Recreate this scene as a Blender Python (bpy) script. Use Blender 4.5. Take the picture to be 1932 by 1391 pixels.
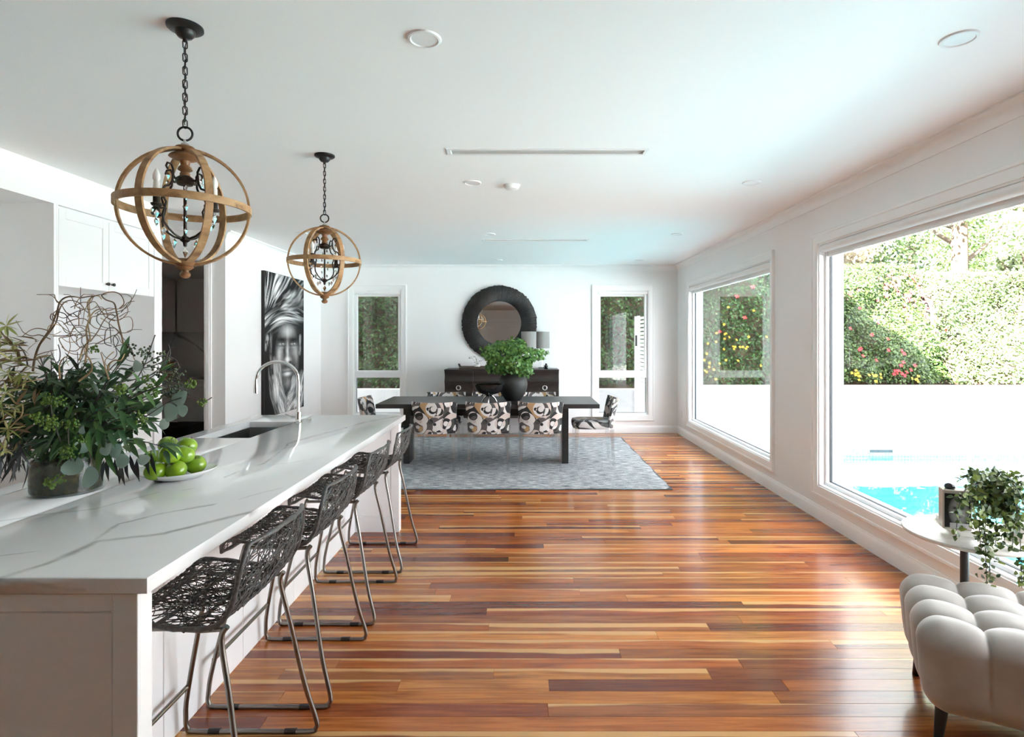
import bpy, bmesh, math, random
import numpy as np
from mathutils import Vector, Matrix, Euler

random.seed(11)
rng = np.random.default_rng(5)
for o in list(bpy.data.objects):
    bpy.data.objects.remove(o, do_unlink=True)
sc = bpy.context.scene
COL = sc.collection
PI = math.pi

# ------------------------------------------------------------------ camera
FPX, CU, CV, EYE = 1073.0, 990.0, 641.0, 1.5      # focal length, vanishing point (1932x1391 frame), eye height
cam_d = bpy.data.cameras.new('camera')
cam = bpy.data.objects.new('camera', cam_d)
COL.objects.link(cam)
cam.location = (0, 0, EYE)
cam.rotation_euler = (PI / 2, 0, 0)
cam_d.sensor_width = 36.0
cam_d.lens = FPX / 1932 * 36
cam_d.shift_x = -(CU - 966) / 1932
cam_d.shift_y = -(695.5 - CV) / 1932
cam_d.clip_start = 0.05
cam_d.clip_end = 300
sc.camera = cam

# ------------------------------------------------------------------ world, sun, exposure
world = bpy.data.worlds.new('sky')
sc.world = world
world.use_nodes = True
wb = world.node_tree.nodes['Background']
wb.inputs[0].default_value = (0.91, 0.93, 1.0, 1)
wb.inputs[1].default_value = 2.5

sun_d = bpy.data.lights.new('sun_offscreen', 'SUN')
sun_d.energy = 38.0
sun_d.angle = 0.012
sun_d.color = (1.0, 0.985, 0.96)
sun = bpy.data.objects.new('sun_offscreen', sun_d)
COL.objects.link(sun)
sun.location = (-8, -6, 12)
sun.rotation_euler = Vector((1.0, 0.7, -1.0)).to_track_quat('-Z', 'Y').to_euler()

vs = sc.view_settings
vs.view_transform = 'Standard'
vs.look = 'None'
vs.gamma = 1.0
vs.use_curve_mapping = False
vs.exposure = 2.22
sc.cycles.use_denoising = True
sc.cycles.max_bounces = 12
sc.cycles.diffuse_bounces = 8
sc.cycles.glossy_bounces = 5
sc.cycles.transmission_bounces = 8
sc.cycles.transparent_max_bounces = 16
sc.cycles.sample_clamp_indirect = 8.0
sc.cycles.caustics_reflective = False
sc.cycles.caustics_refractive = False

# room numbers (metres): camera over the origin looking along +Y
XR, YB, ZC = 2.46, 9.15, 2.70          # right wall, back wall, ceiling
XL, YD = -3.28, 6.23                   # left wall plane, pantry door wall
WT = 0.20
XRO, YBO = XR + WT, YB + WT
YREAR = -5.0
ZDECK = -0.17

def P(u, v, y):
    return Vector(((u - CU) * y / FPX, y, EYE - (v - CV) * y / FPX))

def G(u, v, z=0.0):
    y = (EYE - z) * FPX / (v - CV)
    return Vector(((u - CU) * y / FPX, y, z))

WIN_R = [(5.68, 8.51), (1.20, 4.76)]        # window openings of the right wall (Y ranges)
WIN_B = [(-2.765, -1.985), (1.165, 1.995)]  # window openings of the back wall (X ranges)
WZ0, WZ1 = 0.28, 2.30

# ------------------------------------------------------------------ mesh helpers
class MB:
    def __init__(s):
        s.v = []; s.f = []
    def add(s, vs_, fs):
        o = len(s.v)
        s.v += [tuple(p) for p in vs_]
        s.f += [tuple(i + o for i in f) for f in fs]
        return s
    def box(s, x0, y0, z0, x1, y1, z1):
        v = [(x, y, z) for z in (z0, z1) for y in (y0, y1) for x in (x0, x1)]
        return s.add(v, [(0, 2, 3, 1), (4, 5, 7, 6), (0, 1, 5, 4), (2, 6, 7, 3), (0, 4, 6, 2), (1, 3, 7, 5)])
    def cbox(s, x0, y0, z0, x1, y1, z1, b=0.004):
        lo = (min(x0, x1), min(y0, y1), min(z0, z1)); hi = (max(x0, x1), max(y0, y1), max(z0, z1))
        b = min(b, 0.45 * min(hi[i] - lo[i] for i in range(3)))
        v = []; idx = {}
        for sx in (0, 1):
            for sy in (0, 1):
                for sz in (0, 1):
                    c = [(lo, hi)[q][i] for i, q in enumerate((sx, sy, sz))]
                    for a in range(3):
                        p = list(c)
                        for i, q in enumerate((sx, sy, sz)):
                            if i != a:
                                p[i] += b if q == 0 else -b
                        idx[(sx, sy, sz, a)] = len(v); v.append(p)
        f = []
        for a in range(3):
            o1, o2 = [(1, 2), (0, 2), (0, 1)][a]
            for q in (0, 1):
                r = []
                for (p1, p2) in ((0, 0), (1, 0), (1, 1), (0, 1)):
                    k = [0, 0, 0]; k[a] = q; k[o1] = p1; k[o2] = p2
                    r.append(idx[(k[0], k[1], k[2], a)])
                f.append(r)
            for p1 in (0, 1):
                for p2 in (0, 1):
                    k0 = [0, 0, 0]; k0[a] = 0; k0[o1] = p1; k0[o2] = p2
                    k1 = list(k0); k1[a] = 1
                    f.append([idx[(*k0, o1)], idx[(*k1, o1)], idx[(*k1, o2)], idx[(*k0, o2)]])
        for sx in (0, 1):
            for sy in (0, 1):
                for sz in (0, 1):
                    f.append([idx[(sx, sy, sz, a)] for a in range(3)])
        return s.add(v, f)
    def loft(s, rings, cap=True, closed=False):
        n = len(rings[0]); m = len(rings)
        v = [p for r in rings for p in r]; f = []
        for i in range(m if closed else m - 1):
            j = (i + 1) % m
            for k in range(n):
                l = (k + 1) % n
                f.append((i * n + k, i * n + l, j * n + l, j * n + k))
        if cap and not closed:
            f.append(tuple(range(n - 1, -1, -1)))
            f.append(tuple((m - 1) * n + k for k in range(n)))
        return s.add(v, f)
    def tube(s, path, r=0.01, n=8, closed=False, cap=True, flat=None, up=None):
        pts = [Vector(p) for p in path]; m = len(pts)
        rs = r if isinstance(r, (list, tuple)) else [r] * m
        tg = []
        for i in range(m):
            a = pts[i - 1] if (i > 0 or closed) else pts[i]
            b = pts[(i + 1) % m] if (i < m - 1 or closed) else pts[i]
            t = (b - a)
            tg.append(t.normalized() if t.length > 1e-9 else Vector((0, 0, 1)))
        u = Vector(up) if up is not None else (Vector((0, 0, 1)) if abs(tg[0].z) < 0.9 else Vector((1, 0, 0)))
        u = (u - tg[0] * u.dot(tg[0])).normalized()
        rings = []
        for i in range(m):
            u = u - tg[i] * u.dot(tg[i])
            u = u.normalized() if u.length > 1e-6 else tg[i].orthogonal().normalized()
            w = tg[i].cross(u)
            ring = []
            for k in range(n):
                a = 2 * PI * k / n
                if flat:
                    ca, sa = math.cos(a + PI / 4), math.sin(a + PI / 4)
                    ring.append(pts[i] + u * (flat[0] * (1 if ca > 0 else -1)) + w * (flat[1] * (1 if sa > 0 else -1)))
                else:
                    ring.append(pts[i] + (u * math.cos(a) + w * math.sin(a)) * rs[i])
            rings.append(ring)
        return s.loft(rings, cap, closed)
    def lathe(s, prof, n=24, c=(0, 0, 0), sq=None):
        rings = []
        for (r, z) in prof:
            rings.append([(c[0] + r * math.cos(2 * PI * k / n), c[1] + r * math.sin(2 * PI * k / n), c[2] + z) for k in range(n)])
        return s.loft(rings, True)
    def ball(s, c, r, nu=10, nv=6, sc_=(1, 1, 1)):
        prof = [(max(r * math.sin(PI * j / nv), 1e-5), -r * math.cos(PI * j / nv)) for j in range(nv + 1)]
        rings = [[(c[0] + sc_[0] * pr * math.cos(2 * PI * k / nu), c[1] + sc_[1] * pr * math.sin(2 * PI * k / nu), c[2] + sc_[2] * pz) for k in range(nu)] for (pr, pz) in prof]
        return s.loft(rings, True)
    def grid(s, fn, nu, nv):
        v = [fn(i / nu, j / nv) for j in range(nv + 1) for i in range(nu + 1)]
        f = [(j * (nu + 1) + i, j * (nu + 1) + i + 1, (j + 1) * (nu + 1) + i + 1, (j + 1) * (nu + 1) + i) for j in range(nv) for i in range(nu)]
        return s.add(v, f)
    def sweep(s, prof, fn, t0, t1):
        """closed profile [(a,b)..] carried from t0 to t1, fn(a,b,t) -> point"""
        return s.loft([[fn(a, b, t0) for a, b in prof], [fn(a, b, t1) for a, b in prof]], True)
    def mesh(s, name, smooth=None, recalc=True):
        me = bpy.data.meshes.new(name)
        me.from_pydata([tuple(p) for p in s.v], [], s.f)
        if recalc:
            bm = bmesh.new(); bm.from_mesh(me)
            bmesh.ops.recalc_face_normals(bm, faces=bm.faces)
            bm.to_mesh(me); bm.free()
        if smooth is not None:
            me.shade_smooth()
            if smooth < 179:
                me.set_sharp_from_angle(angle=math.radians(smooth))
        return me
    def build(s, name, mat, parent=None, smooth=None, loc=None, rot=None, recalc=True):
        return link(name, s.mesh(name, smooth, recalc), mat, parent, loc, rot)

def link(name, me, mat=None, parent=None, loc=None, rot=None):
    o = bpy.data.objects.new(name, me)
    COL.objects.link(o)
    if mat is not None and len(me.materials) == 0:
        me.materials.append(mat)
    if parent is not None:
        o.parent = parent
    if loc is not None: o.location = loc
    if rot is not None: o.rotation_euler = rot
    return o

def tag(o, label=None, cat=None, group=None, kind=None):
    if label: o['label'] = label
    if cat: o['category'] = cat
    if group: o['group'] = group
    if kind: o['kind'] = kind
    return o

def thing(name, label, cat, loc=(0, 0, 0), rotz=0.0, group=None):
    o = bpy.data.objects.new(name, None); COL.objects.link(o)
    o.empty_display_size = 0.1
    o.location = loc; o.rotation_euler = (0, 0, rotz)
    return tag(o, label, cat, group)

def shell(name, loc=(0, 0, 0)):
    o = bpy.data.objects.new(name, None); COL.objects.link(o)
    o.empty_display_size = 0.1; o.location = loc
    return tag(o, kind='structure')

def copy_tree(o, parent=None):
    c = o.copy(); COL.objects.link(c); c.parent = parent
    for ch in [x for x in bpy.data.objects if x.parent == o]:
        copy_tree(ch, c)
    return c

def cut_boxes(mb, ur, vr, holes, mk):
    """rectangle ur x vr minus the holes (u0,u1,v0,v1), mk(u0,v0,u1,v1) adds one block"""
    us = sorted({ur[0], ur[1], *[h for q in holes for h in q[:2]]}); vs2 = sorted({vr[0], vr[1], *[h for q in holes for h in q[2:]]})
    us = [u for u in us if ur[0] <= u <= ur[1]]; vs2 = [v for v in vs2 if vr[0] <= v <= vr[1]]
    for i in range(len(us) - 1):
        run = None
        for j in range(len(vs2) - 1):
            cu, cv = (us[i] + us[i + 1]) / 2, (vs2[j] + vs2[j + 1]) / 2
            solid = not any(h[0] < cu < h[1] and h[2] < cv < h[3] for h in holes)
            if solid and run is None: run = vs2[j]
            if run is not None and (not solid or j == len(vs2) - 2):
                mk(us[i], run, us[i + 1], vs2[j + 1] if solid else vs2[j]); run = None
    return mb

def scatter(name, bv, bf, R, pos, cols, mat, parent=None, kind='stuff'):
    """many small leaves as one mesh: base verts bv (k,3), faces bf, R (N,3,3), pos (N,3), cols (N,3)"""
    bv = np.asarray(bv, float); N = len(pos); k = len(bv)
    V = np.einsum('nij,kj->nki', R, bv) + pos[:, None, :]
    me = bpy.data.meshes.new(name)
    fl = len(bf[0]); nf = len(bf)
    F = (np.asarray(bf)[None] + (np.arange(N) * k)[:, None, None]).reshape(-1, fl)
    me.vertices.add(N * k); me.vertices.foreach_set('co', V.reshape(-1))
    me.loops.add(F.size); me.loops.foreach_set('vertex_index', F.reshape(-1).astype(np.int32))
    me.polygons.add(len(F)); me.polygons.foreach_set('loop_start', np.arange(0, F.size, fl, dtype=np.int32))
    me.update(calc_edges=True)
    at = me.attributes.new('Col', 'FLOAT_COLOR', 'FACE')
    c = np.ones((N, 4)); c[:, :3] = cols
    at.data.foreach_set('color', np.repeat(c, nf, axis=0).reshape(-1))
    o = link(name, me, mat, parent)
    if kind: o['kind'] = kind
    return o

def frames(nrm, spread, n, scale_lo, scale_hi, g):
    """random leaf frames: local z along nrm (+noise), local y random"""
    z = np.asarray(nrm, float) + g.normal(0, spread, (n, 3))
    z /= np.linalg.norm(z, axis=1)[:, None]
    t = g.normal(0, 1, (n, 3))
    y = t - z * (t * z).sum(1)[:, None]; y /= np.linalg.norm(y, axis=1)[:, None]
    x = np.cross(y, z)
    s = g.uniform(scale_lo, scale_hi, n)[:, None, None]
    return np.stack([x, y, z], axis=2) * s

# ------------------------------------------------------------------ materials
def nd(nt, t, ins=None, **props):
    n = nt.nodes.new('ShaderNode' + t)
    for k, v in props.items(): setattr(n, k, v)
    for k, v in (ins or {}).items():
        s = n.inputs[k]
        if isinstance(v, bpy.types.NodeSocket): nt.links.new(v, s)
        elif isinstance(v, (tuple, list)) and len(v) == 3 and s.type == 'RGBA': s.default_value = (*v, 1)
        else: s.default_value = v
    return n

def mth(nt, op, a, b=None, c=None, clamp=False):
    ins = {0: a}
    if b is not None: ins[1] = b
    if c is not None: ins[2] = c
    return nd(nt, 'Math', ins, operation=op, use_clamp=clamp).outputs[0]

def mixc(nt, fac, a, b, mode='MIX'):
    n = nt.nodes.new('ShaderNodeMix'); n.data_type = 'RGBA'; n.blend_type = mode
    for i, v in ((0, fac), (6, a), (7, b)):
        s = n.inputs[i]
        if isinstance(v, bpy.types.NodeSocket): nt.links.new(v, s)
        elif isinstance(v, (tuple, list)): s.default_value = (*v[:3], 1)
        else: s.default_value = v
    return n.outputs[2]

def ramp(nt, fac, stops, interp='LINEAR'):
    n = nd(nt, 'ValToRGB', {0: fac}); cr = n.color_ramp; cr.interpolation = interp
    while len(cr.elements) > 1: cr.elements.remove(cr.elements[-1])
    for i, (p, c) in enumerate(stops):
        e = cr.elements[0] if i == 0 else cr.elements.new(p)
        e.position = p; e.color = (*c, 1) if len(c) == 3 else c
    return n.outputs[0]

def base(name):
    m = bpy.data.materials.new(name); m.use_nodes = True
    return m, m.node_tree, m.node_tree.nodes['Principled BSDF']

def pmat(name, col, rough=0.5, metal=0.0, var=0.04, scale=8.0, bump=0.0, bscale=60.0, stretch=None, **kw):
    m, nt, b = base(name)
    co = nd(nt, 'TexCoord').outputs['Object']
    if stretch: co = nd(nt, 'Mapping', {'Vector': co, 'Scale': stretch}).outputs[0]
    nz = nd(nt, 'TexNoise', {'Vector': co, 'Scale': scale, 'Detail': 3.0}).outputs[0]
    lo = tuple(max(0, c * (1 - var)) for c in col); hi = tuple(min(1, c * (1 + var)) for c in col)
    nt.links.new(ramp(nt, nz, [(0.3, lo), (0.7, hi)]), b.inputs['Base Color'])
    b.inputs['Roughness'].default_value = rough; b.inputs['Metallic'].default_value = metal
    for k, v in kw.items():
        k = k.replace('_', ' ').title().replace('Ior', 'IOR')
        b.inputs[k].default_value = (*v, 1) if isinstance(v, tuple) else v
    if bump:
        n2 = nd(nt, 'TexNoise', {'Vector': co, 'Scale': bscale, 'Detail': 2.0}).outputs[0]
        nt.links.new(nd(nt, 'Bump', {'Height': n2, 'Strength': bump, 'Distance': 0.01}).outputs[0], b.inputs['Normal'])
    return m

def glass_mat(name, tint=(0.97, 0.985, 0.98), f0=0.04, rough=0.0, bump=0.0, bscale=3.0, stretch=(1, 1, 1)):
    m = bpy.data.materials.new(name); m.use_nodes = True
    nt = m.node_tree; nt.nodes.clear()
    lw = nd(nt, 'LayerWeight', {'Blend': 0.5})
    fac = mth(nt, 'MULTIPLY_ADD', mth(nt, 'POWER', lw.outputs['Facing'], 5.0), 1 - f0, f0)
    tr = nd(nt, 'BsdfTransparent', {0: tint}); gl = nd(nt, 'BsdfGlossy', {0: (1, 1, 1), 'Roughness': rough})
    if bump:
        co = nd(nt, 'Mapping', {'Vector': nd(nt, 'TexCoord').outputs['Object'], 'Scale': stretch}).outputs[0]
        n2 = nd(nt, 'TexNoise', {'Vector': co, 'Scale': bscale, 'Detail': 2.0}).outputs[0]
        bp = nd(nt, 'Bump', {'Height': n2, 'Strength': bump, 'Distance': 0.02}).outputs[0]
        nt.links.new(bp, gl.inputs['Normal'])
    mx = nd(nt, 'MixShader', {0: fac, 1: tr.outputs[0], 2: gl.outputs[0]})
    out = nd(nt, 'OutputMaterial', {0: mx.outputs[0]})
    return m

def leaf_mat(name, rough=0.45, trans=0.3, tint=None):
    m, nt, b = base(name)
    c = nd(nt, 'Attribute', attribute_name='Col').outputs[0] if tint is None else None
    if tint is not None:
        r = nd(nt, 'ObjectInfo').outputs['Random']
        c = mixc(nt, r, tint[0], tint[1])
    nt.links.new(c, b.inputs['Base Color'])
    b.inputs['Roughness'].default_value = rough
    t = nd(nt, 'BsdfTranslucent', {0: c})
    mx = nd(nt, 'MixShader', {0: trans, 1: b.outputs[0], 2: t.outputs[0]})
    nt.links.new(mx.outputs[0], nt.nodes['Material Output'].inputs[0])
    return m

M = {}
M['wall'] = pmat('wall_paint', (0.86, 0.86, 0.855), 0.6, var=0.008, scale=2, bump=0.03, bscale=180)
M['ceiling'] = pmat('ceiling_paint', (0.94, 0.94, 0.94), 0.7, var=0.006, scale=2)
M['trim'] = pmat('trim_paint', (0.88, 0.88, 0.875), 0.32, var=0.006, scale=3)
M['cab'] = pmat('cabinet_lacquer', (0.86, 0.86, 0.86), 0.3, var=0.006, scale=3)
M['alu'] = pmat('window_aluminium', (0.85, 0.86, 0.87), 0.35, var=0.01)
M['alu_grey'] = pmat('grey_aluminium_reveal', (0.34, 0.39, 0.45), 0.4, var=0.02)
M['gasket'] = pmat('window_gasket', (0.05, 0.055, 0.06), 0.6)
M['glass'] = glass_mat('window_glass', (0.955, 0.97, 0.965))
M['clearglass'] = glass_mat('clear_glass')
M['fabric_white'] = pmat('blind_fabric', (0.85, 0.85, 0.84), 0.8, var=0.02, bump=0.05, bscale=400)
M['steel'] = pmat('brushed_steel', (0.62, 0.61, 0.59), 0.28, 1.0, var=0.05, scale=30)
M['steel_dark'] = pmat('stool_tube_steel', (0.25, 0.235, 0.215), 0.3, 1.0, var=0.05, scale=20)
M['chrome'] = pmat('chrome', (0.86, 0.86, 0.86), 0.06, 1.0, var=0.01)
M['black'] = pmat('black_satin', (0.013, 0.013, 0.014), 0.35, var=0.2)
M['blackmatte'] = pmat('black_matte', (0.012, 0.012, 0.012), 0.6, var=0.2, bump=0.1, bscale=80)
M['blackwood'] = pmat('ebonised_timber', (0.018, 0.016, 0.016), 0.33, var=0.4, scale=14, stretch=(1, 8, 8), bump=0.08, bscale=40)
M['iron'] = pmat('bronzed_iron', (0.035, 0.024, 0.018), 0.45, 0.4, var=0.4, scale=40)
M['ironblack'] = pmat('blackened_iron', (0.02, 0.02, 0.021), 0.4, 0.3, var=0.3, scale=40)
M['white_ceramic'] = pmat('white_ceramic', (0.86, 0.86, 0.85), 0.18, var=0.01)
M['white_plastic'] = pmat('white_plastic', (0.86, 0.86, 0.86), 0.4, var=0.01)
# ================================================================== the room
# ---- timber floor: base slab and single boards
def floor_material():
    m, nt, b = base('spotted_gum_boards')
    at = nd(nt, 'Attribute', attribute_name='Col')
    col, rnd = at.outputs['Color'], at.outputs['Alpha']
    uv = nd(nt, 'UVMap').outputs[0]
    su = nd(nt, 'SeparateXYZ', {0: uv})
    pos = nd(nt, 'NewGeometry').outputs['Position']
    off = nd(nt, 'CombineXYZ', {0: mth(nt, 'MULTIPLY', rnd, 53.0), 1: mth(nt, 'MULTIPLY', rnd, 31.0), 2: mth(nt, 'MULTIPLY', rnd, 17.0)}).outputs[0]
    co = nd(nt, 'VectorMath', {0: pos, 1: off}, operation='ADD').outputs[0]
    g1 = nd(nt, 'TexNoise', {'Vector': nd(nt, 'Mapping', {'Vector': co, 'Scale': (1.6, 26, 1)}).outputs[0], 'Scale': 1.6, 'Detail': 5.0, 'Distortion': 0.7}).outputs[0]
    g2 = nd(nt, 'TexNoise', {'Vector': nd(nt, 'Mapping', {'Vector': co, 'Scale': (5, 160, 1)}).outputs[0], 'Scale': 2.0, 'Detail': 3.0}).outputs[0]
    warp = nd(nt, 'TexNoise', {'Vector': nd(nt, 'Mapping', {'Vector': co, 'Scale': (0.9, 3, 1)}).outputs[0], 'Scale': 1.3, 'Detail': 3.0}).outputs[0]
    c1 = mixc(nt, ramp(nt, g1, [(0.30, (1, 1, 1)), (0.62, (0, 0, 0))]), col, mixc(nt, 1.0, col, (0.52, 0.40, 0.34), 'MULTIPLY'))
    c2 = mixc(nt, mth(nt, 'MULTIPLY', ramp(nt, g2, [(0.4, (0, 0, 0)), (0.7, (1, 1, 1))]), 0.35), c1, mixc(nt, 1.0, c1, (0.6, 0.5, 0.45), 'MULTIPLY'))
    # pale sapwood along one edge of some boards
    amt = mth(nt, 'MULTIPLY_ADD', mth(nt, 'FRACT', mth(nt, 'MULTIPLY', rnd, 7.31)), 1.15, -0.50)
    edge = mth(nt, 'ADD', su.outputs[1], mth(nt, 'MULTIPLY', mth(nt, 'SUBTRACT', warp, 0.5), 1.1))
    sap = nd(nt, 'MapRange', {'Value': edge, 'From Min': mth(nt, 'SUBTRACT', 1.0, amt), 'From Max': mth(nt, 'SUBTRACT', 1.12, amt)}).outputs[0]
    c3 = mixc(nt, mth(nt, 'MULTIPLY', sap, 0.85), c2, (0.62, 0.34, 0.13))
    nt.links.new(c3, b.inputs['Base Color'])
    b.inputs['Roughness'].default_value = 0.24
    b.inputs['Coat Weight'].default_value = 0.22; b.inputs['Coat Roughness'].default_value = 0.10; b.inputs['Specular IOR Level'].default_value = 0.4
    bp = nd(nt, 'Bump', {'Height': warp, 'Strength': 0.06, 'Distance': 0.01}).outputs[0]
    nt.links.new(bp, b.inputs['Normal']); nt.links.new(bp, b.inputs['Coat Normal'])
    return m
M['floor'] = floor_material()
M['slab'] = pmat('floor_substrate', (0.10, 0.05, 0.03), 0.6)

floor = MB().box(-6.3, YREAR - 0.2, -0.16, XRO, YBO, -0.014).build('floor', M['slab'])
tag(floor, kind='structure')
BOARD_COLS = [((0.36, 0.115, 0.028), 5), ((0.42, 0.145, 0.036), 5), ((0.28, 0.075, 0.022), 4), ((0.20, 0.046, 0.016), 3), ((0.50, 0.20, 0.055), 3),
              ((0.58, 0.29, 0.095), 2), ((0.33, 0.12, 0.04), 4), ((0.15, 0.032, 0.013), 1.4), ((0.44, 0.16, 0.035), 3)]
BW = 0.083
fr = random.Random(21)
def board_geo(x0, x1, y0, y1):
    c = (x0 + x1) / 2, (y0 + y1) / 2
    g = 0.00035
    mb = MB().cbox(x0 - c[0] + g, y0 - c[1] + g, -0.014, x1 - c[0] - g, y1 - c[1] - g, 0.0, 0.0006)
    return mb, c
def paint(me, specs):
    """specs: list of (n_faces, colour4, (x0,x1,y0,y1)) in face order"""
    at = me.attributes.new('Col', 'FLOAT_COLOR', 'FACE')
    cols = []
    for n, c, _ in specs: cols += list(c) * n
    at.data.foreach_set('color', cols)
    uvl = me.uv_layers.new(name='UVMap')
    nf = 0; rect = []
    for n, _, r in specs: rect += [r] * n
    co = me.vertices
    for p in me.polygons:
        x0, x1, y0, y1 = rect[p.index]
        for li in p.loop_indices:
            v = co[me.loops[li].vertex_index].co
            uvl.data[li].uv = ((v.x - x0) / (x1 - x0), (v.y - y0) / (y1 - y0))
boards = []
row = 0
y = YB
while y > YREAR:
    x = XL - fr.uniform(0, 1.6)
    while x < XR:
        L = fr.choice([0.7, 1.0, 1.3, 1.6, 2.0, 2.4, 2.8, 3.2]) * fr.uniform(0.85, 1.15)
        x1 = min(x + L, XR)
        if XR - x1 < 0.35: x1 = XR
        a = max(x, XL)
        if x1 > a + 0.02:
            c = fr.choices([q[0] for q in BOARD_COLS], [q[1] for q in BOARD_COLS])[0]
            j = fr.uniform(0.82, 1.18)
            boards.append((a, x1, max(y - BW, YREAR), y, (c[0] * j * 1.06, c[1] * j * fr.uniform(0.9, 1.03), c[2] * j * 0.8, fr.random())))
        x = x1
    y -= BW; row += 1
def board_seen(b):
    if b[3] < 2.05: return False
    ym = b[3]
    ul = CU + b[1] * FPX / ym; ur = CU + b[0] * FPX / ym
    if b[1] < -1.32 * max(1, ym / 4.6): return False
    if 5.75 < b[2] and b[3] < 8.62 and b[0] > -2.25 and b[1] < 1.42: return False      # under the rug
    return ur < 1960
seen = sorted([b for b in boards if board_seen(b)], key=lambda b: b[2])[:300]
sid = {id(b) for b in seen}
for b in seen:
    mb, c = board_geo(*b[:4])
    me = mb.mesh('floorboard')
    paint(me, [(len(me.polygons), b[4], (b[0] - c[0], b[1] - c[0], b[2] - c[1], b[3] - c[1]))])
    link('floorboard', me, M['floor'], floor, (c[0], c[1], 0))
rest = MB(); specs = []
for b in boards:
    if id(b) in sid: continue
    n0 = len(rest.f)
    rest.box(b[0] + .0004, b[2] + .0004, -0.014, b[1] - .0004, b[3] - .0004, 0.0)
    specs.append((len(rest.f) - n0, b[4], b[:4]))
me = rest.mesh('floorboards', recalc=False)
paint(me, specs)
tag(link('floorboards', me, M['floor'], floor), kind='stuff')
MB().box(-6.2, YREAR, -0.014, XL, YB, 0.0).build('pantry_floor_sheet', pmat('pantry_floor', (0.36, 0.15, 0.05), 0.3, scale=3, stretch=(1, 12, 1), var=0.3), floor)

# ---- walls
def struct(mb, name, mat='wall', smooth=None):
    return tag(mb.build(name, M[mat], None, smooth), kind='structure')
mb = MB(); cut_boxes(mb, (YREAR - 0.2, YBO), (-0.16, 2.85), [(a, b, WZ0, WZ1) for a, b in WIN_R], lambda u0, v0, u1, v1: mb.box(XR, u0, v0, XRO, u1, v1))
struct(mb, 'wall_right')
mb = MB(); cut_boxes(mb, (-6.3, XR), (0.0, 2.70), [(a, b, WZ0, WZ1) for a, b in WIN_B], lambda u0, v0, u1, v1: mb.box(u0, YB, v0, u1, YBO, v1))
struct(mb, 'wall_back')
struct(MB().box(XL - 0.12, YD, 0, XL, YB, ZC), 'wall_left')
DX0, DX1, DZ = -4.45, -3.50, 2.38
mb = MB(); cut_boxes(mb, (-6.2, XL - 0.12), (0, ZC), [(DX0, DX1, 0, DZ)], lambda u0, v0, u1, v1: mb.box(u0, YD, v0, u1, YD + 0.12, v1))
struct(mb, 'wall_pantry')
struct(MB().box(-6.3, YREAR, 0, -6.2, YB, ZC), 'wall_outer')
struct(MB().box(-4.05, YREAR, 0, -3.95, 5.16, ZC).box(-6.2, 5.06, 0, -4.05, 5.16, ZC), 'wall_kitchen')
struct(MB().box(-6.3, YREAR - 0.2, 0, XR, YREAR, ZC), 'wall_rear')
struct(MB().box(-3.95, YREAR, 2.45, XL, 5.16, ZC), 'wall_bulkhead')
SLOTS = [(-0.470, 0.757, 3.59, 3.67), (-0.490, 0.745, 6.81, 6.89)]
mb = MB(); cut_boxes(mb, (-6.3, XR), (YREAR - 0.2, YBO), SLOTS, lambda u0, v0, u1, v1: mb.box(u0, v0, ZC, u1, v1, 2.85))
struct(mb, 'ceiling', 'ceiling')
# the storey above and its eave, which throws the shade over the pool
M['render_wall'] = pmat('outside_render', (0.62, 0.62, 0.62), 0.8, var=0.03)
struct(MB().box(-9, 3.6, 2.85, XRO, YBO, 5.45).box(-9.4, 3.3, 5.45, 3.48, YBO + 0.55, 5.72).box(-9.3, YREAR - 1.9, 2.85, XRO + 0.25, 3.6, 3.0), 'wall_upper_storey', 'render_wall')

# ---- cornice and baseboards
cove = [(0, 0)] + [(0.0, -0.093), (0.006, -0.093), (0.008, -0.084)] + [(0.008 + 0.046 * (1 - math.cos(t * PI / 2)), -0.084 + 0.068 * math.sin(t * PI / 2)) for t in (0.2, 0.4, 0.6, 0.8, 1.0)] + [(0.06, -0.012), (0.06, 0)]
struct(MB().sweep(cove, lambda a, b, t: (XR - a, t, ZC + b), YREAR, YB), 'trim_1', 'trim', 40)
struct(MB().sweep(cove, lambda a, b, t: (t, YB - a, ZC + b), XL, XR), 'trim_2', 'trim', 40)
struct(MB().sweep(cove, lambda a, b, t: (XL + a, t, ZC + b), YD, YB), 'trim_3', 'trim', 40)
skirt = [(0, 0), (0.018, 0), (0.018, 0.085), (0.014, 0.098), (0.008, 0.108), (0.006, 0.118), (0, 0.118)]
struct(MB().sweep(skirt, lambda a, b, t: (XR - a, t, b), YREAR, YB), 'baseboard_right', 'trim', 40)
struct(MB().sweep(skirt, lambda a, b, t: (t, YB - a, b), XL, XR - 0.018), 'baseboard_back', 'trim', 40)
struct(MB().sweep(skirt, lambda a, b, t: (XL + a, t, b), YD, YB - 0.018), 'baseboard_left', 'trim', 40)

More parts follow.
